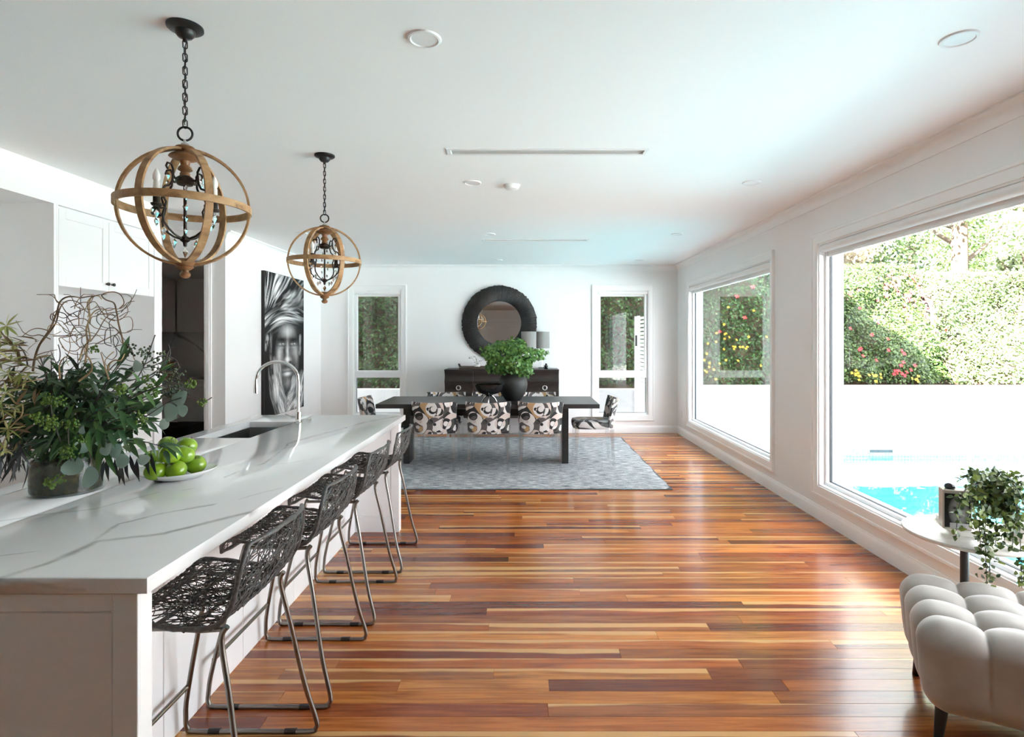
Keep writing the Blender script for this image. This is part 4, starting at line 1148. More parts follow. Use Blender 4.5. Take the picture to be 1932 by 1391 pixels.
MB().lathe([(0.0005, 0), (0.03, 0), (0.034, 0.01), (0.02, 0.02), (0.03, 0.04), (0.026, 0.06), (0.0005, 0.066)], 16).build('body', M['blackgloss'], bd, 50)
MB().ball((0, 0, 0.074), 0.016).build('head', M['blackgloss'], bd, 60)

# ================================================================== portrait on canvas
AY0, AY1, AZ0, AZ1, AXF = 7.075, 8.33, 0.52, 2.363, XL + 0.045
art = thing('portrait_canvas', 'tall black-and-white portrait of a bearded man in a wrapped headscarf on canvas', 'painting', (XL, (AY0 + AY1) / 2, AZ0))
MB().cbox(0.001, -(AY1 - AY0) / 2, 0, 0.043, (AY1 - AY0) / 2, AZ1 - AZ0, 0.002).build('canvas', pmat('canvas_edge', (0.008, 0.008, 0.008), 0.6), art)
def gaus(x, y_, cx, cy_, sx, sy): return np.exp(-((x - cx) / sx) ** 2 - ((y_ - cy_) / sy) ** 2)
NU, NV = 120, 220
uu, vv = np.meshgrid((np.arange(NU) + .5) / NU, (np.arange(NV) + .5) / NV)      # v from the top downwards
gn = np.random.default_rng(2)
def noise1(x, seed):
    g_ = np.random.default_rng(seed); ph = g_.uniform(0, 6.28, 9); fr_ = g_.uniform(0.6, 6, 9)
    return sum(np.sin(x * f_ + p_) for f_, p_ in zip(fr_, ph)) / 4
def vnoise(x, y_, seed):
    L_ = np.random.default_rng(seed).random((64, 64))
    xi, yi = np.floor(x).astype(int), np.floor(y_).astype(int)
    fx, fy = x - xi, y_ - yi
    fx = fx * fx * (3 - 2 * fx); fy = fy * fy * (3 - 2 * fy)
    q = lambda a, b: L_[a % 64, b % 64]
    return (q(xi, yi) * (1 - fx) + q(xi + 1, yi) * fx) * (1 - fy) + (q(xi, yi + 1) * (1 - fx) + q(xi + 1, yi + 1) * fx) * fy
I = np.full_like(uu, 0.015)
# headscarf: strands fanning up from the lower left, then wraps
ang = np.arctan2((0.34 - vv) * 1.84, uu * 1.26 + 0.03)
rad_ = np.hypot((0.34 - vv) * 1.84, uu * 1.26 + 0.03)
ang = ang + 0.10 * (vnoise(uu * 5, vv * 6, 21) - 0.5)
st = np.clip((0.6 * vnoise(ang * 17, rad_ * 3.5, 3) + 0.4 * vnoise(ang * 40, rad_ * 6, 4) - 0.33) * 2.3, 0, 1)
fan = np.clip(st, 0, 1) ** 1.5 * np.clip((0.275 - vv - 0.02 * np.sin(uu * 9)) / 0.05, 0, 1)
fan *= np.clip(1.0 - 0.65 * gaus(uu, vv, 0.85, 0.2, 0.25, 0.07) - 0.3 * (vv / 0.3), 0, 1)
I = np.maximum(I, 0.62 * fan)
wv = vv - 0.30 + 0.10 * (uu - 0.3) + 0.05 * np.sin(uu * 4)
wrap_ = np.clip((0.6 * vnoise(wv * 62 + 3 * uu, uu * 3, 5) + 0.4 * vnoise(wv * 130, uu * 5 + 9, 15) - 0.36) * 2.6, 0, 1) * np.exp(-((vv - 0.315 + 0.09 * (uu - 0.4)) / 0.055) ** 2)
I = np.maximum(I, 0.58 * wrap_)
# face
face = np.clip(1 - ((uu - 0.545) / 0.33) ** 2 - ((vv - 0.60) / 0.26) ** 2, 0, 1) ** 0.5
I = np.where(face > 0, np.maximum(I * (vv < 0.37), (0.03 + 0.07 * face) * (0.7 + 0.6 * vnoise(uu * 22, vv * 40, 31))), I)
I += 0.30 * gaus(uu, vv, 0.55, 0.405, 0.16, 0.045) * (vv > 0.335)
I += 0.30 * gaus(uu, vv, 0.545, 0.55, 0.032, 0.10) + 0.40 * gaus(uu, vv, 0.545, 0.617, 0.075, 0.018) + 0.14 * gaus(uu, vv, 0.36, 0.56, 0.07, 0.05) + 0.16 * gaus(uu, vv, 0.74, 0.555, 0.06, 0.05)
I += 0.2 * gaus(uu, vv, 0.33, 0.60, 0.05, 0.07) + 0.12 * gaus(uu, vv, 0.79, 0.6, 0.04, 0.07)
for ex in (0.40, 0.70):
    I *= 1 - 0.85 * gaus(uu, vv, ex, 0.468, 0.13, 0.016)
    I *= 1 - 0.75 * gaus(uu, vv, ex, 0.502, 0.11, 0.022)
    I += 0.38 * gaus(uu, vv, ex, 0.501, 0.065, 0.008) + 0.12 * gaus(uu, vv, ex, 0.525, 0.08, 0.010)
    I *= 1 - 0.9 * gaus(uu, vv, ex + 0.005, 0.500, 0.024, 0.010)
    I += 0.45 * gaus(uu, vv, ex + 0.02, 0.498, 0.010, 0.004)
I *= 1 - 0.85 * gaus(uu, vv, 0.48, 0.634, 0.03, 0.008); I *= 1 - 0.85 * gaus(uu, vv, 0.615, 0.636, 0.03, 0.008)
I *= 1 - 0.7 * gaus(uu, vv, 0.46, 0.56, 0.022, 0.05)
I *= 1 - 0.6 * gaus(uu, vv, 0.55, 0.668, 0.16, 0.014)
I += 0.10 * gaus(uu, vv, 0.545, 0.693, 0.12, 0.010); I *= 1 - 0.8 * gaus(uu, vv, 0.545, 0.706, 0.15, 0.005)
I += 0.55 * gaus(uu, vv, 0.54, 0.722, 0.085, 0.014) + 0.13 * gaus(uu, vv, 0.55, 0.79, 0.07, 0.03)
# side drapes and shawl
def band(pts, w, k, seed):
    out = np.zeros_like(uu)
    for (x0, y0), (x1, y1) in zip(pts[:-1], pts[1:]):
        dx, dy = x1 - x0, (y1 - y0) * 1.5
        px_, py_ = uu - x0, (vv - y0) * 1.5
        h_ = np.clip((px_ * dx + py_ * dy) / (dx * dx + dy * dy), 0, 1)
        d_ = (px_ * dy - py_ * dx) / math.hypot(dx, dy)
        dist = np.hypot(px_ - h_ * dx, py_ - h_ * dy)
        out = np.maximum(out, np.clip(1.4 - dist / w * 1.4, 0, 1) ** 0.6 * np.clip((0.6 * vnoise(d_ * 32 + 20, h_ * 2.5 + 7, seed) + 0.4 * vnoise(d_ * 80 + 9, h_ * 4, seed + 40) - 0.2) * 1.7, 0.06, 1))
    return k * np.clip(out, 0, 1)
for b_ in (band([(0.15, 0.40), (0.13, 0.55), (0.15, 0.66)], 0.03, 0.3, 6), band([(0.90, 0.45), (0.88, 0.57)], 0.045, 0.32, 7), band([(0.05, 0.46), (0.03, 0.52)], 0.05, 0.4, 17),
           band([(0.24, 0.69), (0.27, 0.82), (0.42, 0.99)], 0.17, 0.62, 8), band([(0.72, 0.79), (0.62, 0.90), (0.52, 0.93)], 0.09, 0.55, 9), band([(0.94, 0.80), (0.85, 0.92), (0.62, 1.0)], 0.15, 0.6, 10), band([(0.6, 0.92), (0.5, 1.0)], 0.15, 0.5, 12)):
    I = np.maximum(I, b_)
I = np.clip((I * 1.55) ** 1.12 * (0.93 + 0.14 * gn.random(I.shape)), 0.004, 0.85)
hy, hz = (AY1 - AY0) / 2, AZ1 - AZ0
me = MB().grid(lambda i, j: (0.0445, -hy + 0.004 + (2 * hy - 0.008) * i, 0.004 + (hz - 0.008) * (1 - j)), NU, NV).mesh('print', None, False)
at = me.attributes.new('Col', 'FLOAT_COLOR', 'FACE')
cc = np.ones((NU * NV, 4)); cc[:, :3] = I.reshape(-1)[:, None]
at.data.foreach_set('color', cc.reshape(-1))
def attr_mat(name, rough):
    m, nt, b = base(name)
    nt.links.new(nd(nt, 'Attribute', attribute_name='Col').outputs[0], b.inputs['Base Color']); b.inputs['Roughness'].default_value = rough; b.inputs['Specular IOR Level'].default_value = 0.15
    return m
link('print', me, attr_mat('portrait_print', 0.8), art)

# ================================================================== ottoman and side table
def velvet():
    m, nt, b = base('taupe_velvet')
    co = nd(nt, 'TexCoord').outputs['Object']
    n = nd(nt, 'TexNoise', {'Vector': co, 'Scale': 7.0, 'Detail': 5.0}).outputs[0]
    nt.links.new(ramp(nt, n, [(0.3, (0.31, 0.285, 0.255)), (0.7, (0.42, 0.385, 0.345))]), b.inputs['Base Color'])
    b.inputs['Roughness'].default_value = 0.7; b.inputs['Sheen Weight'].default_value = 0.6; b.inputs['Sheen Roughness'].default_value = 0.4
    n2 = nd(nt, 'TexNoise', {'Vector': co, 'Scale': 16.0, 'Detail': 3.0}).outputs[0]
    nt.links.new(nd(nt, 'Bump', {'Height': n2, 'Strength': 0.12, 'Distance': 0.01}).outputs[0], b.inputs['Normal'])
    return m
OL, OD, OZ0, OZ1 = 0.80, 0.60, 0.145, 0.445
ang = math.atan2(-0.449, 0.894)
ot = thing('tufted_ottoman', 'buttoned taupe velvet ottoman on tapered black legs', 'ottoman', (1.59 + 0.40 * 0.894, 2.35 - 0.40 * 0.449, 0), ang)
def ottoman_mesh():
    hx, hy, hz = OL / 2, OD / 2, (OZ1 - OZ0) / 2
    NA, NB = 4, 4
    rad = 0.075
    vmap = {}; mb = MB()
    def pos(p):
        p = Vector(p)
        inn = Vector((max(-hx + rad, min(hx - rad, p.x)), max(-hy + rad, min(hy - rad, p.y)), max(-hz + rad * 0.7, min(hz - rad, p.z))))
        d = p - inn
        n = d.normalized() if d.length > 1e-6 else Vector((0, 0, 1))
        s = inn + n * rad
        a = (s.x / hx * 0.5 + 0.5) * NA; b = (s.y / hy * 0.5 + 0.5) * NB
        da = abs(a - round(a)); db = abs(b - round(b))
        if round(a) in (0, NA): da = 0.5
        if round(b) in (0, NB): db = 0.5
        wa = hx * 2 / NA; wb = hy * 2 / NB
        ga = math.exp(-da * wa / 0.013); gb = math.exp(-db * wb / 0.012)
        up = max(0, n.z)
        bulge = 0.009 * (math.sin(PI * min(1, max(0, b % 1)))) * (1 - n.y ** 2) + 0.007 * math.sin(PI * (a % 1)) * (1 - n.x ** 2)
        dep = 0.017 * ga * (1 - n.x ** 2) * (0.4 + 0.6 * up) + 0.021 * gb * (1 - n.y ** 2) + 0.042 * math.exp(-math.hypot(da * wa, db * wb) / 0.03) * up
        low = max(0, min(1, (s.z + hz) / 0.1))
        s += n * (bulge - dep) * (0.35 + 0.65 * low)
        t_ = (s.z + hz) / (2 * hz)
        s.x *= 0.955 + 0.045 * min(1, t_ * 1.3); s.y *= 0.955 + 0.045 * min(1, t_ * 1.3)
        return s
    nx, ny, nz = 88, 72, 30
    def face(fn, n1, n2):
        mb.grid(lambda i, j: pos(fn(i, j)), n1, n2)
    face(lambda i, j: (-hx + 2 * hx * i, -hy + 2 * hy * j, hz), nx, ny)
    face(lambda i, j: (-hx + 2 * hx * i, -hy + 2 * hy * j, -hz), nx, ny)
    face(lambda i, j: (-hx + 2 * hx * i, -hy, -hz + 2 * hz * j), nx, nz)
    face(lambda i, j: (-hx + 2 * hx * i, hy, -hz + 2 * hz * j), nx, nz)
    face(lambda i, j: (-hx, -hy + 2 * hy * i, -hz + 2 * hz * j), ny, nz)
    face(lambda i, j: (hx, -hy + 2 * hy * i, -hz + 2 * hz * j), ny, nz)
    me = mb.mesh('cushion', None, False)
    bm = bmesh.new(); bm.from_mesh(me); bmesh.ops.remove_doubles(bm, verts=bm.verts, dist=0.0004); bmesh.ops.recalc_face_normals(bm, faces=bm.faces)
    bm.to_mesh(me); bm.free(); me.shade_smooth()
    return me
cu = link('cushion', ottoman_mesh(), velvet(), ot, (0, 0, (OZ0 + OZ1) / 2))
for i in (1, 2, 3):
    for j in (1, 2, 3):
        MB().ball((-OL / 2 + OL * i / 4, -OD / 2 + OD * j / 4, OZ1 - 0.060), 0.013, 10, 6, (1, 1, 0.6)).build('button', velvet() if (i, j) == (1, 1) else bpy.data.materials['taupe_velvet.001'] if 'taupe_velvet.001' in bpy.data.materials else bpy.data.materials['taupe_velvet'], ot, 60)
for (sx, sy) in ((-1, -1), (1, -1), (-1, 1), (1, 1)):
    x, y_ = sx * (OL / 2 - 0.075), sy * (OD / 2 - 0.075)
    MB().tube([(x + sx * 0.02, y_ + sy * 0.02, 0), (x, y_, OZ0 + 0.03)], [0.014, 0.024], 12).build('leg', M['black'], ot, 60)

STX, STY, STZ = 2.085, 2.66, 0.60
stb = thing('side_table', 'round stone-topped side table on a black stem by the pool window', 'side table', (STX, STY, 0))
M['travertine'] = pmat('pale_travertine', (0.66, 0.61, 0.55), 0.35, var=0.09, scale=14, stretch=(1, 4, 1))
MB().lathe([(0.0005, STZ - 0.022), (0.255, STZ - 0.022), (0.268, STZ - 0.016), (0.272, STZ - 0.008), (0.270, STZ - 0.002), (0.266, STZ), (0.0005, STZ)], 64).build('top', M['travertine'], stb, 40)
MB().lathe([(0.0005, 0), (0.15, 0), (0.15, 0.008), (0.145, 0.012), (0.02, 0.016), (0.0175, 0.03), (0.0175, STZ - 0.022), (0.0005, STZ - 0.022)], 28, (-0.028, 0, 0)).build('stem_and_foot', M['black'], stb, 40)
bk = thing('white_book', 'pale book lying flat under the picture block on the side table', 'book', (2.079, 2.71, STZ), -0.35)
MB().cbox(-0.065, -0.14, 0.0, 0.065, 0.14, 0.004, 0.001).cbox(-0.065, -0.14, 0.022, 0.065, 0.14, 0.026, 0.001).cbox(0.062, -0.14, 0.004, 0.065, 0.14, 0.022, 0.001).build('cover', pmat('book_cover', (0.72, 0.68, 0.63), 0.5), bk)
MB().box(-0.062, -0.136, 0.004, 0.062, 0.136, 0.022).build('pages', pmat('book_pages', (0.82, 0.80, 0.75), 0.8), bk)
pf = thing('picture_block', 'upright picture block with a dark portrait print on the side table', 'picture frame', (2.0, 2.643, STZ + 0.026), -0.35)
MB().cbox(-0.057, -0.030, 0, 0.057, 0.030, 0.18, 0.003).build('block', pmat('bevelled_block', (0.50, 0.44, 0.38), 0.25), pf)
me = MB().grid(lambda i, j: (-0.050 + 0.10 * i, -0.0308, 0.008 + 0.156 * (1 - j)), 44, 50).mesh('print', None, False)
gx, gy = np.meshgrid((np.arange(44) + .5) / 44, (np.arange(50) + .5) / 50)
J = np.full_like(gx, 0.02) + 0.35 * np.clip(1.3 - np.hypot((gx - 0.55) / 0.32, (gy - 0.5) / 0.36), 0, 1) ** 0.7
J *= 1 - 0.9 * gaus(gx, gy, 0.40, 0.42, 0.12, 0.05); J *= 1 - 0.9 * gaus(gx, gy, 0.68, 0.42, 0.1, 0.05); J *= 1 - 0.7 * gaus(gx, gy, 0.54, 0.68, 0.13, 0.03)
J = np.maximum(J, 0.45 * (gy > 0.86) * (gx > 0.2))
at = me.attributes.new('Col', 'FLOAT_COLOR', 'FACE'); cc = np.ones((44 * 50, 4)); cc[:, :3] = J.reshape(-1)[:, None]; at.data.foreach_set('color', cc.reshape(-1))
link('print', me, attr_mat('block_print', 0.3), pf)
MB().lathe([(0.0005, 0), (0.018, 0), (0.024, 0.008), (0.02, 0.02), (0.008, 0.026), (0.0005, 0.027)], 14, (-0.02, 0, 0.18)).build('knob', M['blackgloss'], pf, 50)
# ================================================================== plants and fruit
def leaf_verts(L_, W_, fold=0.25, droop=0.25, n=4):
    """leaf along +Y, midrib folded, tip drooping"""
    v = []; f = []
    for i in range(n + 1):
        q = i / n
        w = W_ / 2 * math.sin(PI * min(1, 0.06 + 0.94 * q) ** 0.85) if 0 < i < n else W_ * 0.02
        z = -droop * L_ * q * q
        v += [(-w, L_ * q, z + fold * w), (0, L_ * q, z), (w, L_ * q, z + fold * w)]
    for i in range(n):
        a = i * 3
        f += [(a, a + 1, a + 4, a + 3), (a + 1, a + 2, a + 5, a + 4)]
    return v, f
def leaf_mesh(name, L_, W_, mat, fold=0.25, droop=0.25, n=4):
    v, f = leaf_verts(L_, W_, fold, droop, n)
    me = bpy.data.meshes.new(name); me.from_pydata(v, [], f); me.shade_smooth(); me.materials.append(mat)
    return me
def aim(d, roll=0.0, nrm=None):
    """rotation whose +Y follows d and +Z leans to world up"""
    y_ = Vector(d).normalized()
    z = Vector(nrm) if nrm is not None else Vector((0, 0, 1))
    z = z - y_ * z.dot(y_)
    if z.length < 1e-3: z = y_.orthogonal()
    z.normalize(); x = y_.cross(z)
    m = Matrix((x, y_, z)).transposed()
    return (m @ Matrix.Rotation(roll, 3, 'Y')).to_euler()

# ---- fruit dish on the worktop
dish = thing('fruit_dish', 'shallow white oval dish holding green apples on the worktop', 'dish', (-1.515, 2.475, HT))
rings = [[(r * math.cos(2 * PI * k / 48), r * 0.80 * math.sin(2 * PI * k / 48), z + (0.010 * (math.cos(2 * PI * k / 48)) ** 2 if r > 0.12 else 0)) for k in range(48)] for r, z in ((0.07, 0.0), (0.10, 0.001), (0.145, 0.018), (0.165, 0.030), (0.166, 0.033), (0.162, 0.033), (0.14, 0.022), (0.095, 0.008), (0.001, 0.006))]
MB().loft(rings).build('dish_body', M['white_ceramic'], dish, 60)
MB().lathe([(0.07, -0.0), (0.07, 0.004), (0.062, 0.004), (0.062, 0.0)], 32).build('foot_ring', M['white_ceramic'], dish, 60)
def apple_mat():
    m, nt, b = base('green_apple_skin')
    co = nd(nt, 'TexCoord').outputs['Object']
    n = nd(nt, 'TexNoise', {'Vector': co, 'Scale': 22.0, 'Detail': 3.0}).outputs[0]
    c = ramp(nt, n, [(0.3, (0.15, 0.29, 0.008)), (0.7, (0.26, 0.41, 0.018))])
    sp = nd(nt, 'TexVoronoi', {'Vector': co, 'Scale': 190.0}).outputs['Distance']
    c = mixc(nt, mth(nt, 'MULTIPLY', mth(nt, 'LESS_THAN', sp, 0.16), 0.35), c, (0.6, 0.7, 0.25))
    nt.links.new(c, b.inputs['Base Color']); b.inputs['Roughness'].default_value = 0.22; b.inputs['Coat Weight'].default_value = 0.3
    return m
M['apple'] = apple_mat()
apro = []
for k in range(15):
    a = PI * k / 14
    r = 0.043 * math.sin(a) ** 0.92 * (1 + 0.05 * math.cos(a))
    z = -0.038 * math.cos(a)
    if k in (0, 14): r = 0.0005
    d = math.exp(-(r / 0.012) ** 2)
    z += (0.008 * d if k < 7 else -0.012 * d)
    apro.append((r, z))
apple_me = MB().lathe(apro, 24).mesh('skin', 60); apple_me.materials.append(M['apple'])
stem_me = MB().tube([(0, 0, 0.024), (0.002, 0, 0.034), (0.006, 0, 0.042)], 0.0014, 5).mesh('stem', 60); stem_me.materials.append(pmat('apple_stem', (0.10, 0.06, 0.03), 0.7))
for (u, v, y_, z) in ((293, 889, 2.371, 0), (332, 887, 2.40, 0), (369, 876, 2.52, 0), (288, 866, 2.48, 0), (331, 870, 2.52, 0), (321, 857, 2.384, 0), (348, 857, 2.46, 0), (353, 841, 2.56, 0), (318, 840, 2.58, 0)):
    p = P(u, v, y_)
    t = thing('green_apple', 'shiny green apple heaped in the white oval dish', 'apple', p, 0, 'green apples in the dish')
    t.rotation_euler = (fr.uniform(-0.5, 0.5), fr.uniform(-0.5, 0.5), fr.uniform(0, 6))
    link('skin', apple_me, None, t); link('stem', stem_me, None, t)

# ---- the big arrangement in the glass cylinder
VX, VY = -1.82, 2.26
fl = thing('flower_arrangement', 'large arrangement of dark leaves, berries and curly willow in a glass cylinder vase', 'flower arrangement', (VX, VY, HT))
VO = Vector((VX, VY, HT))
MB().lathe([(0.0005, 0), (0.123, 0), (0.125, 0.004), (0.125, 0.143), (0.122, 0.145), (0.119, 0.143), (0.119, 0.008), (0.0005, 0.008)], 48).build('glass_cylinder', glass_mat('vase_glass', (0.93, 0.96, 0.95), 0.035), fl, 40)
def moss():
    m, nt, b = base('moss_fill')
    co = nd(nt, 'TexCoord').outputs['Object']
    n = nd(nt, 'TexNoise', {'Vector': co, 'Scale': 35.0, 'Detail': 6.0}).outputs[0]
    n3 = nd(nt, 'TexNoise', {'Vector': co, 'Scale': 7.0, 'Detail': 2.0}).outputs[0]
    c = ramp(nt, n, [(0.3, (0.01, 0.012, 0.005)), (0.5, (0.04, 0.043, 0.017)), (0.7, (0.10, 0.105, 0.045))])
    c = mixc(nt, ramp(nt, n3, [(0.45, (0, 0, 0)), (0.6, (1, 1, 1))]), c, mixc(nt, 1.0, c, (0.9, 0.62, 0.45), 'MULTIPLY'))
    nt.links.new(c, b.inputs['Base Color']); b.inputs['Roughness'].default_value = 0.9
    nt.links.new(nd(nt, 'Bump', {'Height': n, 'Strength': 0.8, 'Distance': 0.02}).outputs[0], b.inputs['Normal'])
    return m
MB().lathe([(0.0005, 0.009), (0.114, 0.009), (0.117, 0.02), (0.117, 0.122), (0.105, 0.132), (0.0005, 0.14)], 40).build('moss_fill', moss(), fl, 40)
gl = random.Random(31)
M['leaf_dark'] = leaf_mat('dark_laurel_leaf', 0.28, 0.12, ((0.018, 0.058, 0.020), (0.07, 0.15, 0.055)))
M['leaf_mid'] = leaf_mat('mid_green_leaf', 0.4, 0.2, ((0.05, 0.13, 0.04), (0.13, 0.25, 0.07)))
M['leaf_euc'] = leaf_mat('eucalyptus_leaf', 0.5, 0.15, ((0.26, 0.36, 0.31), (0.44, 0.54, 0.47)))
M['leaf_black'] = leaf_mat('charcoal_leaf', 0.5, 0.05, ((0.012, 0.014, 0.016), (0.035, 0.04, 0.042)))
M['leaf_yellow'] = leaf_mat('lime_spiky_leaf', 0.5, 0.3, ((0.22, 0.28, 0.06), (0.58, 0.56, 0.25)))
M['berry'] = leaf_mat('green_berry', 0.35, 0.1, ((0.06, 0.14, 0.012), (0.17, 0.28, 0.035)))
M['berry_dark'] = leaf_mat('dark_berry', 0.4, 0.05, ((0.03, 0.045, 0.02), (0.08, 0.11, 0.05)))
M['twig'] = pmat('willow_twig', (0.17, 0.10, 0.05), 0.6, var=0.4, scale=30)
M['twig_light'] = pmat('pale_twig', (0.34, 0.22, 0.11), 0.6, var=0.35, scale=30)
M['twig_dark'] = pmat('dark_twig', (0.06, 0.05, 0.045), 0.6, var=0.4, scale=30)
lm_d = [leaf_mesh('leaf', L_, W_, M['leaf_dark'], 0.3, dr) for L_, W_, dr in ((0.078, 0.023, 0.15), (0.068, 0.020, 0.3), (0.086, 0.022, 0.22))]
lm_m = [leaf_mesh('leaf', L_, W_, M['leaf_mid'], 0.3, dr) for L_, W_, dr in ((0.060, 0.017, 0.2), (0.07, 0.016, 0.35))]
def fp3(u, v, y_): return P(u, v, y_) - VO
core = Vector((0.02, 0.02, 0.20))
# leafy stems: tips spread over the dome seen in the photograph
tips = []
for k in range(42):
    u = gl.uniform(65, 330); top = 640 + 0.0018 * (u - 185) ** 2
    v = top + (850 - top) * gl.random() ** 1.3; y_ = gl.uniform(1.98, 2.30) if v > 700 else gl.uniform(2.1, 2.45)
    tips.append(fp3(u, v, y_))
for k in range(6):
    a = gl.uniform(0, PI); tips.append(Vector((0.30 * math.cos(a), 0.18 + 0.14 * gl.random(), 0.2 + 0.25 * gl.random())))
for i, tp_ in enumerate(tips):
    b0 = Vector((gl.uniform(-.06, .06), gl.uniform(-.06, .06), 0.13))
    midp = b0.lerp(tp_, 0.55) + Vector((0, 0, 0.05))
    path = catmull([tuple(b0), tuple(midp), tuple(tp_)], 5)
    MB().tube(path, [0.0035 - 0.0022 * q / (len(path) - 1) for q in range(len(path))], 5).build('leafy_stem', M['twig_dark'], fl, 60)
    d = (path[-1] - path[-3]).normalized()
    dark = gl.random() < 0.7
    for k in range(6):
        q = k / 6
        p = path[max(0, int(len(path) * (0.45 + 0.55 * q)) - 1)]
        a = k * 2.4 + gl.random()
        side = (d.orthogonal().normalized())
        side = Matrix.Rotation(a, 3, d) @ side
        dr = (d * (0.35 + 0.5 * q) + side * (1.0 - 0.5 * q) + Vector((0, 0, gl.uniform(-0.15, 0.25)))).normalized()
        out = (p - core).normalized()
        o = link('leaf', gl.choice(lm_d if dark else lm_m), None, fl, p, aim(dr, gl.uniform(-0.3, 0.3), out + Vector((0, -0.3, 0.5))))
        s = gl.uniform(0.75, 1.15); o.scale = (s, s, s)
# the leaves filling the inside of the bunch
gd = np.random.default_rng(41)
n_ = 900
d = gd.normal(0, 1, (n_, 3)); d /= np.linalg.norm(d, axis=1)[:, None]
pos = np.array([0.02, 0.0, 0.30]) + d * np.array([0.27, 0.20, 0.19]) * gd.uniform(0.3, 1.0, n_)[:, None] ** 0.6
pos = pos[pos[:, 2] > 0.13]; n_ = len(pos)
lv0, lf0 = leaf_verts(0.075, 0.021, 0.3, 0.2, 3)
sh = gd.uniform(0, 1, n_)[:, None]
M['leaf_attr0'] = leaf_mat('inner_leaf', 0.4, 0.15)
scatter('inner_foliage', np.array(lv0), lf0, frames(np.tile([0.1, -0.5, 0.8], (n_, 1)), 0.6, n_, 0.7, 1.2, gd), pos, (1 - sh) * np.array([0.018, 0.058, 0.020]) + sh * np.array([0.07, 0.15, 0.055]), M['leaf_attr0'], fl)
# eucalyptus: round pale leaves
def round_leaf(L_, W_):
    mb = MB(); n = 14
    v = [(0, L_ * 0.5, -0.004)]; f = []
    for k in range(n):
        a = 2 * PI * k / n
        v.append((W_ / 2 * math.sin(a), L_ * 0.5 - L_ * 0.5 * math.cos(a), 0.006 * math.cos(2 * a)))
    f = [(0, 1 + k, 1 + (k + 1) % n) for k in range(n)]
    me = bpy.data.meshes.new('round_leaf'); me.from_pydata(v, [], f); me.shade_smooth(); me.materials.append(M['leaf_euc'])
    return me
rl = round_leaf(0.062, 0.05)
for (u, v, y_, dx, dz, s) in ((168, 850, 2.02, -0.4, 0.3, 0.8), (160, 872, 1.99, -1.0, -0.4, 1.2), (176, 880, 1.99, -0.2, -1.0, 1.2), (190, 850, 2.0, 0.9, 0.2, 0.9), (300, 755, 2.22, -0.3, -0.8, 1.1), (318, 762, 2.2, 0.3, -0.9, 1.2),
                             (326, 752, 2.2, 0.9, 0.1, 1.2), (335, 768, 2.22, 0.8, -0.5, 0.9), (205, 845, 2.02, 0.9, -0.3, 1.0), (150, 815, 2.0, 0.6, 0.3, 0.6), (225, 858, 2.03, 0.5, -0.7, 0.9), (310, 790, 2.2, 0.1, -1, 0.7), (255, 700, 2.1, 0.4, 0.6, 0.8), (262, 862, 2.06, 0.9, -0.4, 0.8)):
    p = fp3(u, v, y_)
    o = link('round_leaf', rl, None, fl, p, aim((dx, -0.25, dz), gl.uniform(-.3, .3), (0.1, -1, 0.35))); o.scale = (s, s, s)
for pts in ([(175, 905), (172, 870), (168, 850)], [(255, 800), (300, 770), (320, 758), (345, 750)]):
    MB().tube(catmull([tuple(fp3(u, v, 2.05 + 0.0008 * (u - 160))) for u, v in pts], 4), 0.002, 5).build('eucalyptus_stem', M['twig_dark'], fl, 60)
# berry sprays
bm_ = MB().ball((0, 0, 0), 0.0062, 7, 5).mesh('berries', 60)
def berry_cluster(c, n, r, mat, g, wob=1.0):
    mb = MB()
    for k in range(int(n * 1.5)):
        p = Vector((g.gauss(0, 1), g.gauss(0, 1), g.gauss(0, 1))).normalized() * r * g.uniform(0.35, 1.0)
        mb.ball(Vector(c) + p, g.uniform(0.0032, 0.0055), 6, 4)
        if k % 3 == 0: mb.tube([c, Vector(c) + p], 0.0008, 3, cap=False)
    tag(mb.build('berry_cluster', mat, fl, 60, recalc=False), kind='stuff')
for (u, v, y_, n, r, dk) in ((360, 724, 2.30, 26, 0.026, 0), (382, 759, 2.34, 16, 0.018, 0), (335, 735, 2.26, 22, 0.035, 1), (300, 695, 2.22, 26, 0.045, 1), (330, 705, 2.24, 18, 0.04, 1), (275, 668, 2.2, 22, 0.04, 1), (248, 660, 2.2, 14, 0.03, 1),
                             (290, 740, 2.12, 26, 0.032, 0), (280, 720, 2.12, 18, 0.03, 0), (320, 745, 2.2, 20, 0.03, 1), (228, 735, 1.99, 20, 0.022, 0), (110, 758, 1.97, 24, 0.028, 0), (85, 755, 1.98, 18, 0.026, 0), (95, 800, 1.96, 30, 0.034, 0), (135, 800, 1.95, 26, 0.026, 0),
                             (130, 855, 1.95, 30, 0.030, 0), (98, 912, 2.05, 24, 0.024, 0), (112, 905, 2.05, 14, 0.018, 0), (150, 830, 1.96, 14, 0.02, 0), (265, 790, 2.05, 18, 0.03, 0), (178, 660, 2.3, 16, 0.02, 0), (310, 670, 2.3, 12, 0.03, 1), (345, 745, 2.28, 14, 0.025, 1), (70, 790, 2.0, 16, 0.024, 0)):
    berry_cluster(fp3(u, v, y_), n, r, M['berry_dark'] if dk else M['berry'], gl)
